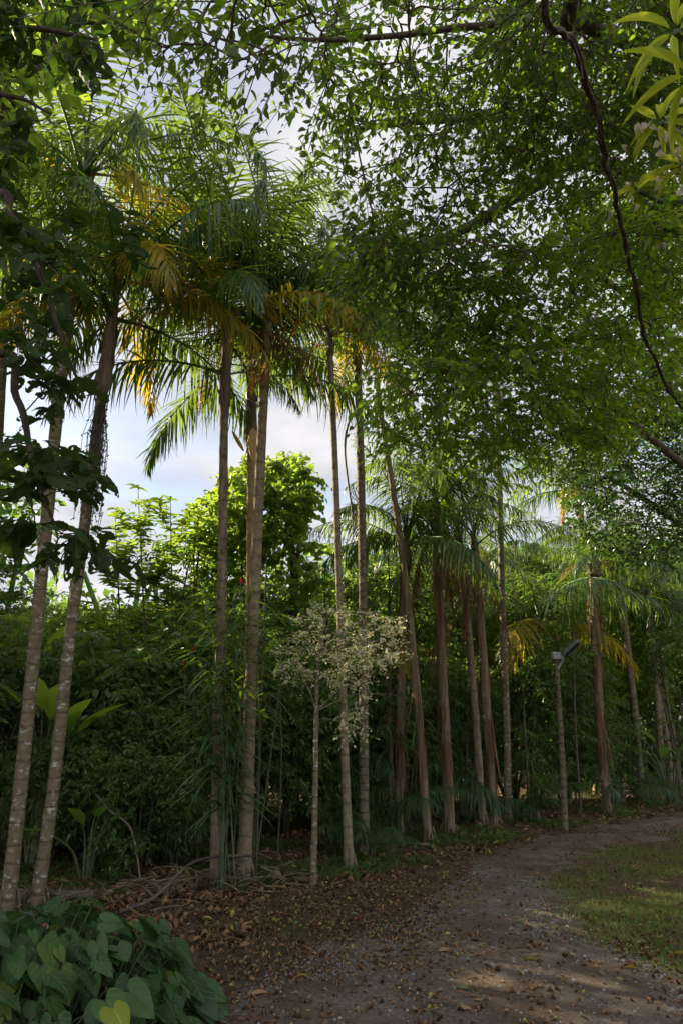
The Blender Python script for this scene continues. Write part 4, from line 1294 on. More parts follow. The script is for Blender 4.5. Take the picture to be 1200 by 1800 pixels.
# ---- banana-like paddle leaves
def paddle_plant(px, Y, h, n, label, seed, mat='sunny', w=.2, ll=.95):
    rng = np.random.default_rng(seed)
    base = np.array([xw(px, Y), Y, 0.])
    root = thing('paddle_leaved_plant', label, 'plant', base, 'banana-like plants')
    bm = MB(); lm = MB(); tp = tpl_oval(.28, .05, 9)
    for k in range(n):
        a = rng.uniform(0, 6.28); r = rng.uniform(.15, .5); hh = h * rng.uniform(.6, 1)
        e = base + [math.cos(a) * r, math.sin(a) * r, hh]
        q = smooth_path([base + [math.cos(a) * .05, math.sin(a) * .05, -.03], base + [math.cos(a) * r * .4, math.sin(a) * r * .4, hh * .6], e], 12)
        tube(bm, q, [.02, .008], 6)
        d = nrm(q[-1] - q[-3]) + [math.cos(a) * .5, math.sin(a) * .5, .05]
        put_leaves(lm, e[None], d[None], np.array([[-math.cos(a), -math.sin(a), 1.2]]) + rng.normal(0, .2, (1, 3)), ll * rng.uniform(.7, 1.1), w, tp, rng)
    obj('stems', bm.mesh('stems', M['greenstem'], base), root)
    obj('foliage', lm.mesh('foliage', M[mat], base), root)


paddle_plant(55, 8.6, 1.75, 9, 'banana-like plant with upright paddle leaves between the two lichened palms', 1)
paddle_plant(15, 10.4, 2.6, 6, 'tall banana-like plant at the left edge below the chewed leaves', 2)
paddle_plant(150, 7.9, .75, 6, 'small paddle-leaved plant with one pale grey-green leaf, low beside the leaning palm', 3, mat='mid', w=.13, ll=.45)
paddle_plant(820, 12.6, 1.2, 8, 'dark paddle-leaved plant behind the skirted palm', 4, mat='dark', w=.14, ll=.6)
paddle_plant(1180, 14.9, 1.3, 8, 'paddle-leaved plant by the track bend at the right', 5, mat='mid', w=.15, ll=.6)


# ---- flame-coloured flowers standing in the shrubs
def ginger(px, py, Y, label, seed):
    rng = np.random.default_rng(seed); p = atY(px, py, Y)
    base = np.array([p[0] + .05, Y, 0.])
    root = thing('ginger_flower', label, 'flower', base, 'red flowers in the shrubs')
    bm = MB(); tube(bm, smooth_path([base, (base + p) / 2 + [.04, 0, 0], p], 10), [.01, .006], 5)
    fm = MB()
    for k in range(26):
        t = k / 26; a = k * 2.4
        o = p + [0, 0, -.05 + .08 * t]
        put_leaves(fm, o[None], np.array([[math.cos(a), math.sin(a), .6 + t]]), np.array([[0, 0, 1.]]),   .042 * (1.1 - .6 * t), .020, OVS, rng)
    obj('stem', bm.mesh('stem', M['greenstem'], base), root)
    obj('petals', fm.mesh('petals', M['red'], base), root)


ginger(490, 1168, 9.3, 'red flower right of the pale pair of palms', 1)
ginger(424, 1020, 9.0, 'highest red flower, between the grey palm and the pale pair', 2)
ginger(326, 1167, 8.7, 'lower left red flower in the glossy shrub', 3)
ginger(341, 1140, 8.9, 'red flower just above the lower left one', 4)


# ---- thin forest stems in the dark
G3 = 'thin stems in the dark wood'
def sapling_proto(seed):
    rng = np.random.default_rng(seed)
    root = thing('sapling', 'x', 'sapling', (0, 0, 0), G3)
    a = rng.uniform(-.35, .35, 2); h = rng.uniform(4.2, 5.6)
    P = [np.array([0, 0, -.05]), np.array([a[0] * .3, a[1] * .3, h * .35]), np.array([a[0], a[1], h * .75]), np.array([a[0] * .6, a[1] * 1.2, h])]
    limbs = [(P, rng.uniform(.025, .05), .012)]
    att = np.concatenate([lumpy(rng, 40, .8, h * .55, h, 5), np.stack([rng.normal(0, .35, 14), rng.normal(0, .35, 14), rng.uniform(.5, h * .5, 14)], -1)])
    bm, at_, od = grow(limbs, att, rtip=.003, rmax=.012, seed=seed, sides=4)
    lm = MB(); leaf_sprays(lm, at_, od, k=3, m=6, tl=.35, ll=.11, ar=.4, tpl=OVS, seed=seed, droop=.5)
    obj('trunk', bm.mesh('trunk', M['bark']), root)
    obj('crown', lm.mesh('crown', M['mid']), root)
    return root


sp = [sapling_proto(s) for s in (201, 202, 203, 204, 205)]
SL = {
    0: (450, 9.9, 'thin sapling right behind the pale pair of palms'), 1: (685, 11.2, 'thin sapling between the rough palm and the leaning one'),
    2: (930, 13.2, 'pale crooked sapling midway between the mottled palm and the lamp post'), 3: (1020, 13.4, 'slanting pale sapling between the lamp post and the shaggy palm'),
    4: (820, 12.7, 'thin sapling right of the skirted palm'),
}
rr = random.Random(77)
for k in range(5):
    px, Y, lab = SL[k]
    place(sp[k], px, Y, rr.uniform(0, 6), .8, lab, G3, first=True)
for k in range(64):
    px = rr.uniform(240, 1240); Y = 10.6 + (max(0, px - 300) / 900) * 5 + rr.uniform(0, 4.5)
    s = rr.uniform(.65, 1.05)
    place(sp[k % 5], px, Y, rr.uniform(0, 6.28), (s, s, s), 'thin dim sapling stem deep in the wood behind the palm row', 'dim stems behind the palm row')


# ---- young ground palms and ferns at the wood's edge
G4 = 'seedling palms at the edge of the wood'
def seedling(seed):
    rng = random.Random(seed)
    root = thing('seedling_palm', 'x', 'small palm', (0, 0, 0), G4)
    for k in range(7):
        obj('frond', FR[(('up', 'high', 'mid')[k % 3], rng.randrange(3), 'g')], root, (0, 0, .05), (rng.uniform(-.15, .15), 0, k * 2.4), rng.uniform(.3, .42))
    mb = MB(); tube(mb, [[0, 0, -.02], [0, 0, .05], [0, 0, .12]], [.03, .02], 6)
    obj('stem', mb.mesh('stem', M['sheath']), root)
    return root


sd = seedling(1)
for i, (px, Y, s, lab) in enumerate([
    (655, 9.3, .9, 'seedling palm at the foot of the rough brown-grey palm'), (668, 10.6, 1.6, 'larger seedling palm in the shade right of the rough palm'),
    (945, 12.4, 1.5, 'seedling palm at the wood edge left of the lamp post'), (1000, 14.6, 2.2, 'taller young palm behind the lamp post'),
    (1095, 15.0, 1.8, 'young palm right of the shaggy palm'), (600, 9.6, 1.0, 'seedling palm behind the slender palm foot'),
    (260, 8.6, 1.5, 'young palm under the glossy shrubs, left of the debris heap'), (850, 14.5, 2.8, 'tall young palm between the ringed palm and the peeling one'),
    (735, 13.0, 3.0, 'tall young palm behind the leaning brown palm'), (1160, 16.0, 1.1, 'young palm at the track bend'), (560, 12.5, 2.6, 'tall young palm behind the blossoms')]):
    if i == 0: place(sd, px, Y, .3, s, lab, G4, first=True)
    else: place(sd, px, Y, i * 1.3, s, lab, G4)


# ---- far wood as one mass
def far_wood():
    rng = np.random.default_rng(301)
    lm = MB(); c = []
    for k in range(620):
        az = rng.uniform(-1.5, 1.15); d = rng.uniform(23, 36)
        h = (rng.uniform(4.6, 6.8) if az < .1 else rng.uniform(5.5, 8.5)) * (d / 30); x, y = math.sin(az) * d, math.cos(az) * d
        r = rng.uniform(1.2, 2.2)
        n = 90
        p = nrm(rng.normal(size=(n, 3))) * r * rng.uniform(.6, 1.05, (n, 1)) + [x, y, h * rng.uniform(.1, .95)]
        c.append(p)
    P = np.concatenate(c); P = P[P[:, 2] > 0]
    d = rng.normal(size=P.shape); d[:, 2] -= .4
    put_leaves(lm, P, d, rng.normal(0, .6, P.shape) + [0, 0, 1], rng.uniform(.25, .5, len(P)), rng.uniform(.18, .32, len(P)), RH, rng)
    for k in range(220):
        az = rng.uniform(-1.5, 1.15); d_ = rng.uniform(20, 34); x, y = math.sin(az) * d_, math.cos(az) * d_
        tube(lm, smooth_path([[x, y, 0], [x + rng.normal(0, .3), y, 3], [x + rng.normal(0, .5), y, 6.]], 6), [.12, .07], 5, rnd=.1)
    o = obj('forest', lm.mesh('forest', M['mid']))
    tag(o, 'far green wood closing the view behind all the trees', 'forest', kind='stuff')


far_wood()


# unseen trees added beyond the left of the frame to shade the track
shade = bush('added_shade_tree', 'x', 'tree', 171, 8.5, 3.0, 460, 'mid', ll=0.23, ar=0.55, k=4, m=8, group='unseen trees added for shade', h0=2.0, trunk=3.4, stem=0.16, tl=0.7, lumps=12, tpl=RH)
for i, (x, y, s, lab) in enumerate([(-10.3, 14.6, 1.2, 'unseen tall tree added for shade just beyond the left edge, behind the shrubs'), (-12.4, 12.2, 1.25, 'unseen tall tree added for shade beyond the left edge, second of the row'), (-14.2, 9.8, 1.2, 'unseen tall tree added for shade beyond the left edge, third of the row'),
                                    (-11.5, 6.5, 1.0, 'unseen tree added for shade left of the photographer'), (-13.5, 3.5, 1.15, 'unseen tree added for shade far left of the photographer'), (-8.8, 8.6, .72, 'unseen smaller tree added for shade level with the lichened palms, beyond the left edge'), (-13.5, 18, 1.4, 'unseen tallest tree added for shade far beyond the left edge'),
                                    (-9.6, 10.6, 1.0, 'unseen smaller tree added for shade beyond the left edge, behind the lichened palms'), (-7.4, 4.6, .66, 'unseen smallest tree added for shade left of the photographer')]):
    if i == 0:
        shade.location = (x, y, 0); shade.scale = (s, s, s); shade['label'] = lab
    else: dup(shade, (x, y, 0), i * 1.1, s, lab)


# ------------------------------------------------------------------ heart-leaved patch, bottom left
def heart_tpl(cup=0.10, droop=0.22):
    """heart outline; x -.5...5, y 0 (petiole notch) .. 1 tip; lobes reach y=-.28"""
    out = [(0, 0), (.10, -.20), (.24, -.29), (.38, -.24), (.48, -.06), (.50, .14), (.44, .36), (.32, .60), (.17, .82), (0, 1.02)]
    R_ = [(x, y) for x, y in out]
    v = []; rings = [0.0, 0.35, 0.7, 1.0]
    n = len(R_)
    cen = [(0, y) for y in np.linspace(0, 1.02, n)]
    for sgn in (-1, 1):
        for i in range(n):
            for r in rings:
                x = sgn * (cen[i][0] * (1 - r) + R_[i][0] * r); y = cen[i][1] * (1 - r) + R_[i][1] * r
                yc = cen[i][1]
                z = -droop * max(0, y) ** 2 + cup * abs(x) * 1.4 - 0.35 * x * x + 0.012 * math.sin(yc * 24 + r * 2) * r
                v.append([x, y, z])
    f = []; m = len(rings)
    for h in range(2):
        o = h * n * m
        for i in range(n - 1):
            for j in range(m - 1):
                a, b, c, d = o + i * m + j, o + i * m + j + 1, o + (i + 1) * m + j + 1, o + (i + 1) * m + j
                f.append([a, b, c, d] if h else [d, c, b, a])
    return np.array(v), np.zeros((0, 3), int), np.array(f)


def heart_patch():
    rng = np.random.default_rng(401)
    c0 = np.array([-1.95, 4.1, 0.])
    root = thing('heart_leaved_plant', 'dense clump of big heart-shaped veined leaves in the lower left corner', 'plant', c0)
    sm = MB(); lm = MB(); ym = MB()
    HT = [heart_tpl(.10, .22), heart_tpl(.16, .35), heart_tpl(.05, .12)]
    spots = []
    def hmax(x, y):          # mound profile
        e = ((x + 2.25) / 1.62) ** 2 + ((y - 4.15) / 1.05) ** 2 + .35 * noise.noise(Vector((x * 2.5, y * 2.5, 1)))
        return (0.60 + .16 * noise.noise(Vector((x * 2.2, y * 2.2, 5)))) * max(0, 1 - e) ** 0.35 if e < 1 else 0
    tries = 0
    while len(spots) < 1350 and tries < 40000:
        tries += 1
        x = rng.uniform(-3.85, -.64); y = rng.uniform(3.05, 5.2); h = hmax(x, y)
        if h <= 0.05: continue
        z = h * rng.uniform(.55, 1.03) if rng.random() < .75 else h * rng.uniform(.2, .6)
        p = np.array([x, y, z])
        if any(np.linalg.norm((p - q) * [1, 1, 1.6]) < .058 for q in spots[-500:]): continue
        spots.append(p)
    for i, p in enumerate(spots):
        o = np.array([p[0] - (p[0] + 2.0) * .25, p[1] - (p[1] - 4.15) * .3, 0.0]) + rng.normal(0, .06, 3) * [1, 1, 0]
        tube(sm, smooth_path([o, o * .4 + p * .6 + [0, 0, .05], p], 6), [.006, .0035], 4)
        out = nrm(np.array([p[0] + 2.2, p[1] - 4.3, 0]) + rng.normal(0, .5, 3) * [1, 1, 0] + [0.15, -.5, 0])
        d = out * 1.0 + [0, 0, rng.uniform(-.9, -.05)]
        nor = np.array([0, 0, 1.0]) + out * rng.uniform(.0, .8) + rng.normal(0, .5, 3)
        L_ = rng.uniform(.065, .175)
        tgt = ym if rng.random() < .008 else lm
        put_leaves(tgt, p[None], d[None], nor[None], L_, L_ * rng.uniform(.82, .98), HT[i % 3], rng)
    if ym.n == 0 or True:
        p = atY(200, 1775, 3.35)
        put_leaves(ym, p[None], np.array([[.5, -.5, -.25]]), np.array([[.1, -.4, 1.]]), .13, .12, HT[0], rng)
    obj('stems', sm.mesh('stems', M['greenstem'], c0), root)
    obj('foliage', lm.mesh('foliage', M['heart'], c0), root)
    o = obj('yellowing_leaves', ym.mesh('yellowing_leaves', M['hearty'], c0), root)
    o['label'] = 'few yellowing heart-shaped leaves among the dark green'


heart_patch()

# ------------------------------------------------------------------ litter, gravel, grass, debris
LT = [tpl_oval(c, f, 3) for c, f in ((.35, .5), (-.25, .3), (.1, .15), (.6, .7))]


def zz(P):
    return np.array([gh(a, b) for a, b in P])


def scatter_px(n, poly, rng, ok=None):
    """points on the soil, even in ground area inside an outline given on the soil"""
    g = np.array([gnd(x, y)[:2] for x, y in poly])
    P = in_poly(g, n, rng)
    return P


def litter():
    rng = np.random.default_rng(501)
    mb = MB(); gm = MB(); sm = MB()
    groups = [
        (5200, [(380, 1830), (800, 1830), (800, 1640), (860, 1540), (700, 1540), (480, 1570), (330, 1600)], .012, .042, 1.0),
        (4200, [(300, 1830), (1300, 1830), (1300, 1500), (1240, 1440), (1000, 1470), (640, 1540), (480, 1600)], .012, .042, 1.0),
        (4200, [(0, 1640), (300, 1600), (600, 1570), (900, 1490), (1200, 1425), (1300, 1405), (1100, 1398), (700, 1450), (0, 1500)], .03, .09, 1.0),
        (1500, [(60, 1680), (420, 1680), (480, 1570), (300, 1530), (0, 1560)], .03, .09, 1.0),
        (1100, [(480, 1830), (1300, 1830), (1300, 1640), (700, 1640)], .022, .05, 1.0),
    ]
    for n, poly, a, b, _ in groups:
        P = scatter_px(n, poly, rng)
        c = P[rng.integers(0, len(P), max(1, n // 25))]
        k = rng.random(n) < .35      # drifted together in small heaps
        P[k] = c[rng.integers(0, len(c), k.sum())] + rng.normal(0, .10, (k.sum(), 2))
        pos = np.column_stack([P, zz(P) + rng.uniform(.004, .028, n)])
        az = rng.uniform(0, 6.28, n)
        d = np.column_stack([np.cos(az), np.sin(az), rng.normal(0, .16, n)])
        nor = rng.normal(0, .38, (n, 3)) + [0, 0, 1]
        ln = rng.uniform(a, b, n); q = rng.integers(0, 4, n)
        for w in range(4):
            s_ = q == w; put_leaves(mb, pos[s_], d[s_], nor[s_], ln[s_], ln[s_] * rng.uniform(.3, .6, s_.sum()), LT[w], rng)
    # big curled leaves near the camera
    o = obj('leaf_litter', mb.mesh('leaf_litter', M['litter'])); tag(o, 'brown and tan fallen leaves strewn over the soil and track', 'fallen leaves', kind='stuff')
    n = 420
    P = scatter_px(n, [(420, 1620), (820, 1700), (1250, 1700), (1240, 1440), (900, 1490), (600, 1540)], rng)
    pos = np.column_stack([P, zz(P) + .02]); az = rng.uniform(0, 6.28, n)
    put_leaves(gm, pos, np.column_stack([np.cos(az), np.sin(az), rng.normal(0, .1, n)]), rng.normal(0, .3, (n, 3)) + [0, 0, 1], rng.uniform(.03, .075, n), rng.uniform(.015, .035, n), LT[2], rng)
    o = obj('green_leaf_litter', gm.mesh('green_leaf_litter', M['green_lit'])); tag(o, 'pale green fallen leaves scattered on the soil', 'fallen leaves', kind='stuff')
    # straw and twig bits
    n = 2200
    P = scatter_px(n, [(0, 1660), (480, 1640), (900, 1560), (1250, 1430), (1100, 1400), (600, 1530), (0, 1520)], rng)
    for p in P:
        a = rng.uniform(0, 6.28); l = rng.uniform(.04, .30); z = gh(*p) + .01
        q = np.array([math.cos(a) * l, math.sin(a) * l, rng.uniform(-.01, .04)])
        tube(sm, [[*p, z], [p[0] + q[0] * .5, p[1] + q[1] * .5, z + .012], [p[0] + q[0], p[1] + q[1], z + q[2]]], rng.uniform(.0015, .004), 3, rnd=rng.random())
    o = obj('twig_litter', sm.mesh('twig_litter', M['straw'])); tag(o, 'thin straw-coloured twigs and stalks lying on the soil', 'twigs', kind='stuff')


litter()


def gravel():
    rng = np.random.default_rng(511)
    n = 42000
    P = scatter_px(n, [(380, 1830), (1300, 1830), (1300, 1600), (1000, 1560), (900, 1520), (820, 1540), (700, 1620), (420, 1700)], rng)
    D = path_dist(P[:, 0], P[:, 1])
    P = P[(D < rng.uniform(-.5, .5, n))]
    n = len(P)
    z = zz(P) + .017
    base = np.array([[1, 0, 0], [0, 1, 0], [-1, 0, 0], [0, -1, 0], [0, 0, .7], [0, 0, -.7]])
    t3 = np.array([[0, 1, 4], [1, 2, 4], [2, 3, 4], [3, 0, 4], [1, 0, 5], [2, 1, 5], [3, 2, 5], [0, 3, 5]])
    s = rng.uniform(.003, .008, n) * (1 + (rng.random(n) < .05) * 1.3)
    v = base[None] * s[:, None, None] * rng.uniform(.6, 1.4, (n, 6, 1)) ; 
    a = rng.uniform(0, 6.28, n); ca, sa = np.cos(a)[:, None], np.sin(a)[:, None]
    vx = v[..., 0] * ca - v[..., 1] * sa; vy = v[..., 0] * sa + v[..., 1] * ca
    v = np.stack([vx, vy, v[..., 2]], -1) + np.column_stack([P, z])[:, None, :]
    mb = MB(); at = np.zeros((n, 6, 3)); at[..., 2] = rng.random((n, 1))
    mb.add(v.reshape(-1, 3), f3=(t3[None] + (np.arange(n) * 6)[:, None, None]).reshape(-1, 3), a=at.reshape(-1, 3))
    o = obj('gravel', mb.mesh('gravel', M['stone'], smooth=False)); tag(o, 'grey crushed gravel worked into the sandy track', 'gravel', kind='stuff')


gravel()


def grass():
    rng = np.random.default_rng(521); mb = MB()
    n = 90000
    P = scatter_px(n, [(860, 1640), (900, 1540), (1000, 1490), (1250, 1425), (1330, 1430), (1330, 1780), (1100, 1780), (940, 1720)], rng)
    P2 = scatter_px(9000, [(380, 1830), (480, 1600), (640, 1540), (860, 1500), (1000, 1468), (980, 1490), (860, 1560), (800, 1700), (760, 1830)], rng)
    keep = np.array([noise.noise(Vector((a * 1.1, b * 1.1, 4))) + .55 * noise.noise(Vector((a * 4.5, b * 4.5, 9))) for a, b in P]) > rng.uniform(-.45, .25, n)
    D = path_dist(P[:, 0], P[:, 1]); keep &= D > rng.uniform(-.1, .25, n)
    keep2 = np.array([noise.noise(Vector((a * 1.7, b * 1.7, 14))) + .5 * noise.noise(Vector((a * 5, b * 5, 9))) for a, b in P2]) > rng.uniform(.25, .6, len(P2))
    P = np.vstack([P[keep], P2[keep2]]); n = len(P)
    pos = np.column_stack([P, zz(P) - .002]); az = rng.uniform(0, 6.28, n)
    d = np.column_stack([np.cos(az), np.sin(az), rng.uniform(.3, 1.6, n)])
    hn = np.column_stack([np.cos(az), np.sin(az), -.3 * np.ones(n)]) * -1
    ln = rng.uniform(.014, .045, n)
    put_leaves(mb, pos, d, -hn, ln, rng.uniform(.0035, .007, n), tpl_strip(2, .35), rng)
    o = obj('grass', mb.mesh('grass', M['grass'])); tag(o, 'short patchy grass on the verge right of the track', 'grass', kind='stuff')
    # coarse weeds at the foot of the wood
    wm = MB(); n = 2600
    P = scatter_px(n, [(0, 1640), (300, 1590), (640, 1545), (900, 1480), (1200, 1415), (1200, 1405), (800, 1440), (300, 1500), (0, 1520)], rng)
    keep = np.array([noise.noise(Vector((a * .9, b * .9, 24))) for a, b in P]) > -.15
    P = P[keep]; c = np.repeat(P, 6, 0) + rng.normal(0, .03, (len(P) * 6, 2)); n = len(c)
    pos = np.column_stack([c, zz(c)]); az = rng.uniform(0, 6.28, n)
    d = np.column_stack([np.cos(az), np.sin(az), rng.uniform(.4, 1.8, n)])
    put_leaves(wm, pos, d, np.tile([0, 0, 1.], (n, 1)), rng.uniform(.08, .28, n), rng.uniform(.008, .022, n), tpl_strip(4, .7), rng)
    o = obj('weeds', wm.mesh('weeds', M['mid'])); tag(o, 'low grassy weeds along the foot of the dark wood', 'weeds', kind='stuff')


grass()


def debris():
    """cut and fallen palm rubbish heaped round the trunks"""
    rng = np.random.default_rng(531); mb = MB(); lm = MB()
    heaps = [((340, 1572), .8, .22, 120), ((430, 1560), .55, .30, 110), ((230, 1585), .9, .12, 60), ((120, 1590), .9, .12, 55), ((20, 1590), .9, .12, 50), ((700, 1492), .8, .08, 35), ((880, 1465), .7, .08, 30)]
    for (px, py), r, h, n in heaps:
        g = gnd(px, py)
        for k in range(n):
            a = rng.uniform(0, 6.28); q = r * math.sqrt(rng.random()); p = g + [math.cos(a) * q * 1.3, math.sin(a) * q * .6, 0]
            z = h * (1 - (q / r) ** 2) * rng.uniform(.1, 1) + .02
            b = rng.uniform(0, 6.28); l = rng.uniform(.08, .45)
            e = p + [math.cos(b) * l, math.sin(b) * l * .6, z * rng.uniform(.2, 1.4)]; p = p + [0, 0, z]
            e[2] = max(.01, e[2])
            if rng.random() < .55:
                tube(mb, smooth_path([p, (p + e) / 2 + rng.normal(0, .03, 3), e], 5), [rng.uniform(.003, .008), .002], 4, rnd=rng.random())
            else:
                put_leaves(lm, p[None], (e - p)[None], rng.normal(0, .5, (1, 3)) + [0, 0, 1], l, rng.uniform(.012, .03), STRIPS[0], rng)
    o = obj('stalk_debris', mb.mesh('stalk_debris', M['stick'])); tag(o, 'heaped dry stalks and cut stems round the palm feet', 'debris', kind='stuff')
    o = obj('frond_debris', lm.mesh('frond_debris', M['straw'])); tag(o, 'dry strips of fallen frond heaped round the palm feet', 'debris', kind='stuff')


debris()


def lying(name, label, pts, r, mat, group=None, cat='stick', twigs=0, seed=0):
    rng = np.random.default_rng(seed)
    P = smooth_path(pts, 16); base = np.array([P[0][0], P[0][1], 0.0])
    mb = MB(); tube(mb, P + rng.normal(0, r[0] * .15, P.shape), r, 8, rough=.05, seed=seed)
    for k in range(twigs):
        i = rng.integers(3, 15); a = rng.uniform(0, 6.28); l = rng.uniform(.1, .35)
        tube(mb, smooth_path([P[i], P[i] + [math.cos(a) * l * .5, math.sin(a) * l * .5, .05], P[i] + [math.cos(a) * l, math.sin(a) * l, rng.uniform(-.02, .1)]], 5), [r[1], .002], 4)
    o = obj(name, mb.mesh(name, M[mat], base), None, base); tag(o, label, cat, group)


def gz(x, y, z): return gnd(x, y) + [0, 0, z]


lying('fallen_log', 'dark decaying log lying behind the heart-leaved clump', [gz(-60, 1590, .07), gz(60, 1588, .07), gz(165, 1590, .06)], [.06, .045], 'stickd', cat='log')
lying('fallen_branch', 'long dark dead branch arching down from the debris heap to the heart leaves', [gz(440, 1560, .30), gz(340, 1575, .30), gz(270, 1600, .10), gz(210, 1615, .05)], [.012, .016], 'stickd', cat='branch', twigs=6, seed=3)
lying('stick', 'pale thin stick on the brown litter right of the heart leaves', [gz(452, 1626, .02), gz(490, 1636, .025), gz(522, 1645, .015)], [.005, .004], 'stick', cat='stick')
lying('leaning_stick', 'bare tan stick slanting through the shrubs right of the lichened palms', [atY(160, 1385, 8.0), atY(195, 1425, 7.9), atY(232, 1460, 7.8), atY(250, 1560, 7.7)], [.014, .010], 'stick', cat='stick', twigs=3, seed=5)
lying('leaning_stick', 'thin pale upright stick between the log and the second lichened palm', [gz(88, 1608, .02), atY(100, 1580, 6.6), atY(110, 1552, 6.6)], [.008, .005], 'stick', cat='stick')
lying('fallen_branch', 'bare forked branch lying near the foot of the leaning brown palm', [gz(760, 1492, .04), gz(700, 1500, .12), gz(640, 1495, .08)], [.016, .008], 'stickd', cat='branch', twigs=5, seed=8)

# single fallen leaves big enough to pick out
for i, (px, py, ln, mt, lab) in enumerate([
    (1185, 1688, .15, 'frondy', 'long yellow fallen leaf at the right edge of the grass'),
    (440, 1762, .15, 'litter', 'tan fallen leaf by the right rim of the heart leaves'),
    (1118, 1665, .11, 'green_lit', 'pale silvery fallen leaf on the grassy verge'),
    (800, 1752, .12, 'green_lit', 'greenish fallen leaf on the gravel'),
    (924, 1702, .11, 'frondy', 'pale yellow fallen leaf at the path edge of the grass'),
    (1100, 1718, .10, 'frondy', 'small yellow leaf low on the grassy verge'),
    (520, 1730, .10, 'frondy', 'yellow-green fallen leaf on the brown litter'),
    (770, 1688, .15, 'litter', 'curled brown leaf lying across the middle of the gravel'),
    (800, 1790, .13, 'litter', 'brown leaf nearest the lower edge of the track')]):
    p = gnd(px, py); p[2] = gh(p[0], p[1]) + .025
    rng = np.random.default_rng(600 + i); mb = MB(); a = rng.uniform(-.6, .6)
    put_leaves(mb, p[None], np.array([[math.cos(a), math.sin(a), .12]]), np.array([[0, -.3, 1.]]), ln * .75, ln * .27, tpl_oval(.12, .10, 6), rng, rnd=np.array([.8]))
    b = np.array([p[0], p[1], 0.0])
    o = obj('fallen_leaf', mb.mesh('fallen_leaf', M[mt], b), None, b); tag(o, lab, 'leaf', 'single fallen leaves')


# ------------------------------------------------------------------ lamp post
def lamp():
    base = gnd(993, 1466); Y = base[1]
    root = thing('street_lamp', 'slim weathered lamp post with a tilted dark lamp head and small grey box', 'street lamp', base)
    top = atY(977, 1160, Y)
    mb = MB(); tube(mb, smooth_path([base - [0, 0, .05], (base + top) / 2 + [.01, 0, 0], top], 24), [.048, .036], 12, rough=.02)
    obj('pole', mb.mesh('pole', M['palm_m'], base), root)

    def box(c, sx, sy, sz, ax=None, bev=.15):
        """box with chamfered edges; ax = (right, fwd, up)"""
        X, Y_, Z = ax if ax is not None else (np.array([1, 0, 0.]), np.array([0, 1, 0.]), np.array([0, 0, 1.]))
        b = bev * min(sx, sy)
        o = []
        for z, ins in ((-sz / 2, b), (-sz / 2 + b * .6, 0), (sz / 2 - b * .6, 0), (sz / 2, b)):
            w, h = sx / 2 - ins, sy / 2 - ins
            for (x, y) in ((-w + b, -h), (w - b, -h), (w, -h + b), (w, h - b), (w - b, h), (-w + b, h), (-w, h - b), (-w, -h + b)):
                o.append(c + X * x + Y_ * y + Z * z)
        f = [[k * 8 + i, k * 8 + (i + 1) % 8, (k + 1) * 8 + (i + 1) % 8, (k + 1) * 8 + i] for k in range(3) for i in range(8)]
        o += [c - Z * sz / 2, c + Z * sz / 2]
        t = [[(i + 1) % 8, i, 32] for i in range(8)] + [[24 + i, 24 + (i + 1) % 8, 33] for i in range(8)]
        m = MB(); m.add(o, f3=t, f4=f); return m
    bx = box(top + [0, 0, .06], .15, .13, .12)
    obj('sensor_box', bx.mesh('sensor_box', M['metal'], base, smooth=False), root)
    am = MB(); a0 = atY(980, 1176, Y - .05); a1 = atY(990, 1153, Y - .12)
    tube(am, smooth_path([a0, (a0 + a1) / 2 + [.01, 0, 0], a1], 8), .02, 8)
    a2 = atY(984, 1152, Y - .12)
    obj('bracket', am.mesh('bracket', M['metal'], base), root)
    # head: a flat dark panel, long axis rising to the right
    e = atY(1018, 1126, Y - .25); X = nrm(e - a1); Z = nrm(np.cross(X, [0, 1, 0.2])); Z = Z if Z[2] > 0 else -Z; F = nrm(np.cross(Z, X))
    hm = box((a1 + e) / 2, float(np.linalg.norm(e - a1)), .20, .045, (X, F, Z), .12)
    h = obj('lamp_head', hm.mesh('lamp_head', M['black'], base, smooth=False), root)
    fm = MB()
    for k in range(7):
        q = box(a1 + (e - a1) * (.2 + .1 * k) + Z * .032, .012, .17, .022, (X, F, Z), .1)
        for vv, aa in zip(q.v, q.a): fm.add(vv, f3=q.f3[0] if q.f3 else None, f4=q.f4[0] if q.f4 else None)
    obj('cooling_fin', fm.mesh('cooling_fin', M['black'], (0, 0, 0), smooth=False), h, Vector(-np.array(base)))
    lm_ = box((a1 + e) / 2 - Z * .028, float(np.linalg.norm(e - a1)) * .7, .14, .012, (X, F, Z), .1)
    obj('lens', lm_.mesh('lens', M['lens'], (0, 0, 0), smooth=False), h, Vector(-np.array(base)))


lamp()


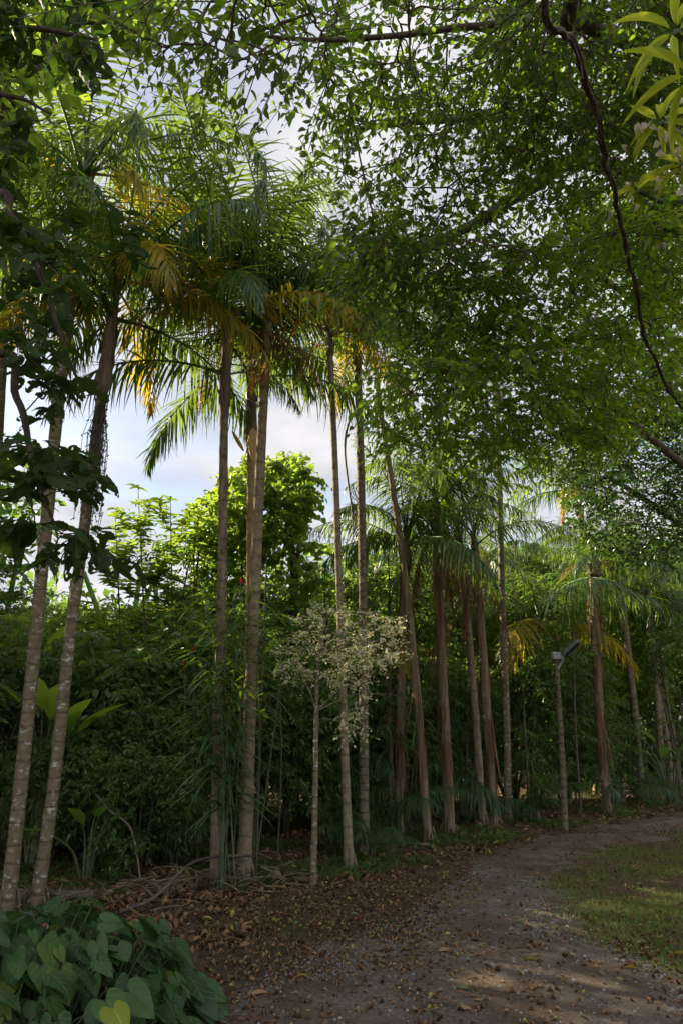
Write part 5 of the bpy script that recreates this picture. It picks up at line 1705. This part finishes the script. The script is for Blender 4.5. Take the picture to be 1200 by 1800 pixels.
# ------------------------------------------------------------------ twisted hanging vine crossing the canopy
def hanging_vine():
    pts = [np.array([.75, .3, 5.35]), atY(945, -60, 2.4), atY(985, 90, 2.9), atY(1040, 250, 3.7), atY(1082, 380, 4.6), atY(1118, 500, 5.6), atY(1150, 600, 6.6), atY(1185, 690, 7.8), atY(1230, 760, 8.9)]
    pts = [p if i == 0 else np.array([0, 0, CAMH]) + (p - [0, 0, CAMH]) * .62 for i, p in enumerate(pts)]
    pts[0] = np.array([.5, .1, 3.95])
    P = smooth_path(pts, 150); base = np.array([P[-1][0], P[-1][1], 0.])
    T = nrm(np.gradient(P, axis=0)); U = nrm(np.cross(T, [0, 0, 1.])); V = np.cross(T, U)
    mb = MB(); rg = np.random.default_rng(8)
    wob = np.cumsum(rg.normal(0, .004, (150, 3)), 0); wob -= np.linspace(0, 1, 150)[:, None] * wob[-1]
    P = P + wob
    for k, (rad, r) in enumerate([(.006, .0075), (.006, .006), (.008, .004)]):
        a = np.linspace(0, 24, 150) + k * 2.1
        q = P + U * (np.cos(a) * rad)[:, None] + V * (np.sin(a) * rad)[:, None]
        tube(mb, q, r, 7, rough=.08, seed=k)
    for k in range(16):
        i = rg.integers(5, 140); e = P[i] + rg.normal(0, .05, 3) + [0, 0, -rg.uniform(.03, .12)]
        tube(mb, [P[i], (P[i] + e) / 2 + rg.normal(0, .01, 3), e], [.004, .0015], 4)
    o = obj('hanging_vine', mb.mesh('hanging_vine', M['vine'], base), None, base)
    tag(o, 'dark twisted woody vine strung across the canopy at the upper right', 'vine')


hanging_vine()


# ------------------------------------------------------------------ variegated plant perched in the tree at the upper right
def perched(px, py, Y, n, ll, label, seed, cream=0, w=.034):
    rng = np.random.default_rng(seed); c = atY(px, py, Y)
    base = c.copy()
    root = thing('perched_plant', label, 'plant', base, 'variegated plants perched in the tree')
    sm = MB(); lm = MB(); cm = MB()
    tube(sm, smooth_path([c + [.9, .5, .5], c + [.3, .2, .1], c], 8), [.02, .012], 6)
    tp = tpl_oval(.45, .12, 9)
    for k in range(n):
        a = k * 2.4 + rng.uniform(-.2, .2); el = rng.uniform(-.5, .7)
        d = np.array([[math.cos(a), math.sin(a), el]])
        L_ = ll * rng.uniform(.7, 1.1)
        put_leaves(lm, c[None] + d * .02, d, np.array([[0, 0, 1.]]) + rng.normal(0, .2, (1, 3)), L_, w * rng.uniform(.8, 1.1), tp, rng)
    obj('stem', sm.mesh('stem', M['greenstem'], base), root)
    obj('foliage', lm.mesh('foliage', M['vari'], base), root)
    for k in range(cream):
        o = rng.normal(0, .07, 3) + [0, 0, -.06]
        cm = MB()
        put_leaves(cm, o[None], np.array([[rng.normal(0, .3), rng.normal(0, .3), rng.choice([1, -1])]]), rng.normal(0, 1, (1, 3)), rng.uniform(.03, .065), .015, tpl_oval(.3, .8, 5), rng)
        obj('bract', cm.mesh('bract', M['cream']), root)


perched(1185, 55, 1.9, 9, .22, 'variegated plant perched highest at the right edge, long striped leaves', 1)
perched(1212, 130, 1.9, 9, .25, 'striped plant at the right edge with two long yellow-green leaves hanging left', 2, cream=3)
perched(1160, 215, 2.5, 10, .18, 'variegated plant with cream bracts just right of the hanging vine', 3, cream=16)
perched(1200, 290, 2.7, 12, .18, 'variegated plant with cream bracts at the right edge, below the striped leaves', 4, cream=16)
perched(1120, 335, 3.0, 12, .17, 'small variegated plant right beside the hanging vine', 5, cream=9)
perched(1165, 400, 3.3, 12, .17, 'lowest variegated plant in the tree at the upper right', 6, cream=12)


# more palms of the far grove: trunks and crowns packed behind the right-hand row
G5 = 'far grove palms at the right'
far = palm([(985, 1425), (980, 1200), (975, 1050)], 17.5, 9, 8, 'palm_g', 'far grove palm just left of the lamp head', [('up', 'g', 1), ('high', 'g', 4), ('mid', 'g', 5), ('low', 'y', 2)], sheath=0.4, seed=31, fl=.9, group=G5)[0]
for i, (px, Y, s, lab) in enumerate([(1075, 19.5, 1.1, 'far grove palm right of the blue sky gap, lit crown'), (1135, 21.0, 1.1, 'far grove palm over the track bend'), (1190, 20.0, 1.0, 'far grove palm nearest the right edge'),
                                     (915, 18.5, 1.1, 'far grove palm right of the mottled grey trunk'), (830, 16.5, 1.0, 'far grove palm between the ringed and peeling trunks'), (720, 15.5, .95, 'far grove palm behind the leaning brown trunk'), (1030, 22, 1.25, 'farthest palm, rising in the blue sky gap')]):
    dup(far, (xw(px, Y), Y, 0), i * 1.7 + .5, s, lab, G5)

# loose peeling bark strips and hanging fibres on the brown palms
def peel(key, seed, n=26, z0=.3, z1=4.5):
    root, base, t0, t1 = PL[key]
    tr = [c for c in root.children if c.name.startswith('trunk')][0]
    co = np.zeros(len(tr.data.vertices) * 3); tr.data.vertices.foreach_get('co', co); co = co.reshape(-1, 3)
    rng = np.random.default_rng(seed); mb = MB()
    body = co[co[:, 2] > z0]
    cz = body[:, 2]
    for k in range(n):
        zt = rng.uniform(z0 + .5, min(z1, cz.max()))
        near = body[np.abs(cz - zt) < .12]
        if not len(near): continue
        c = near.mean(0); r = np.linalg.norm(near[:, :2] - c[:2], axis=1).mean()
        a = rng.uniform(0, 6.28); o = np.array([math.cos(a), math.sin(a), 0]); ln = rng.uniform(.3, 1.1)
        d = np.array([o[0] * rng.uniform(.02, .15), o[1] * rng.uniform(.02, .15), -1.0])
        put_leaves(mb, (c + o * (r + .004))[None], d[None], (o + rng.normal(0, .3, 3))[None], ln, rng.uniform(.02, .06), tpl_strip(5, rng.uniform(-.12, .05)), rng)
    obj('peeling_bark', mb.mesh('peeling_bark', M['frondb']), root)


for i, kx in enumerate('hikmuv'):
    peel(kx, 900 + i, n=40 if kx in 'im' else 26)
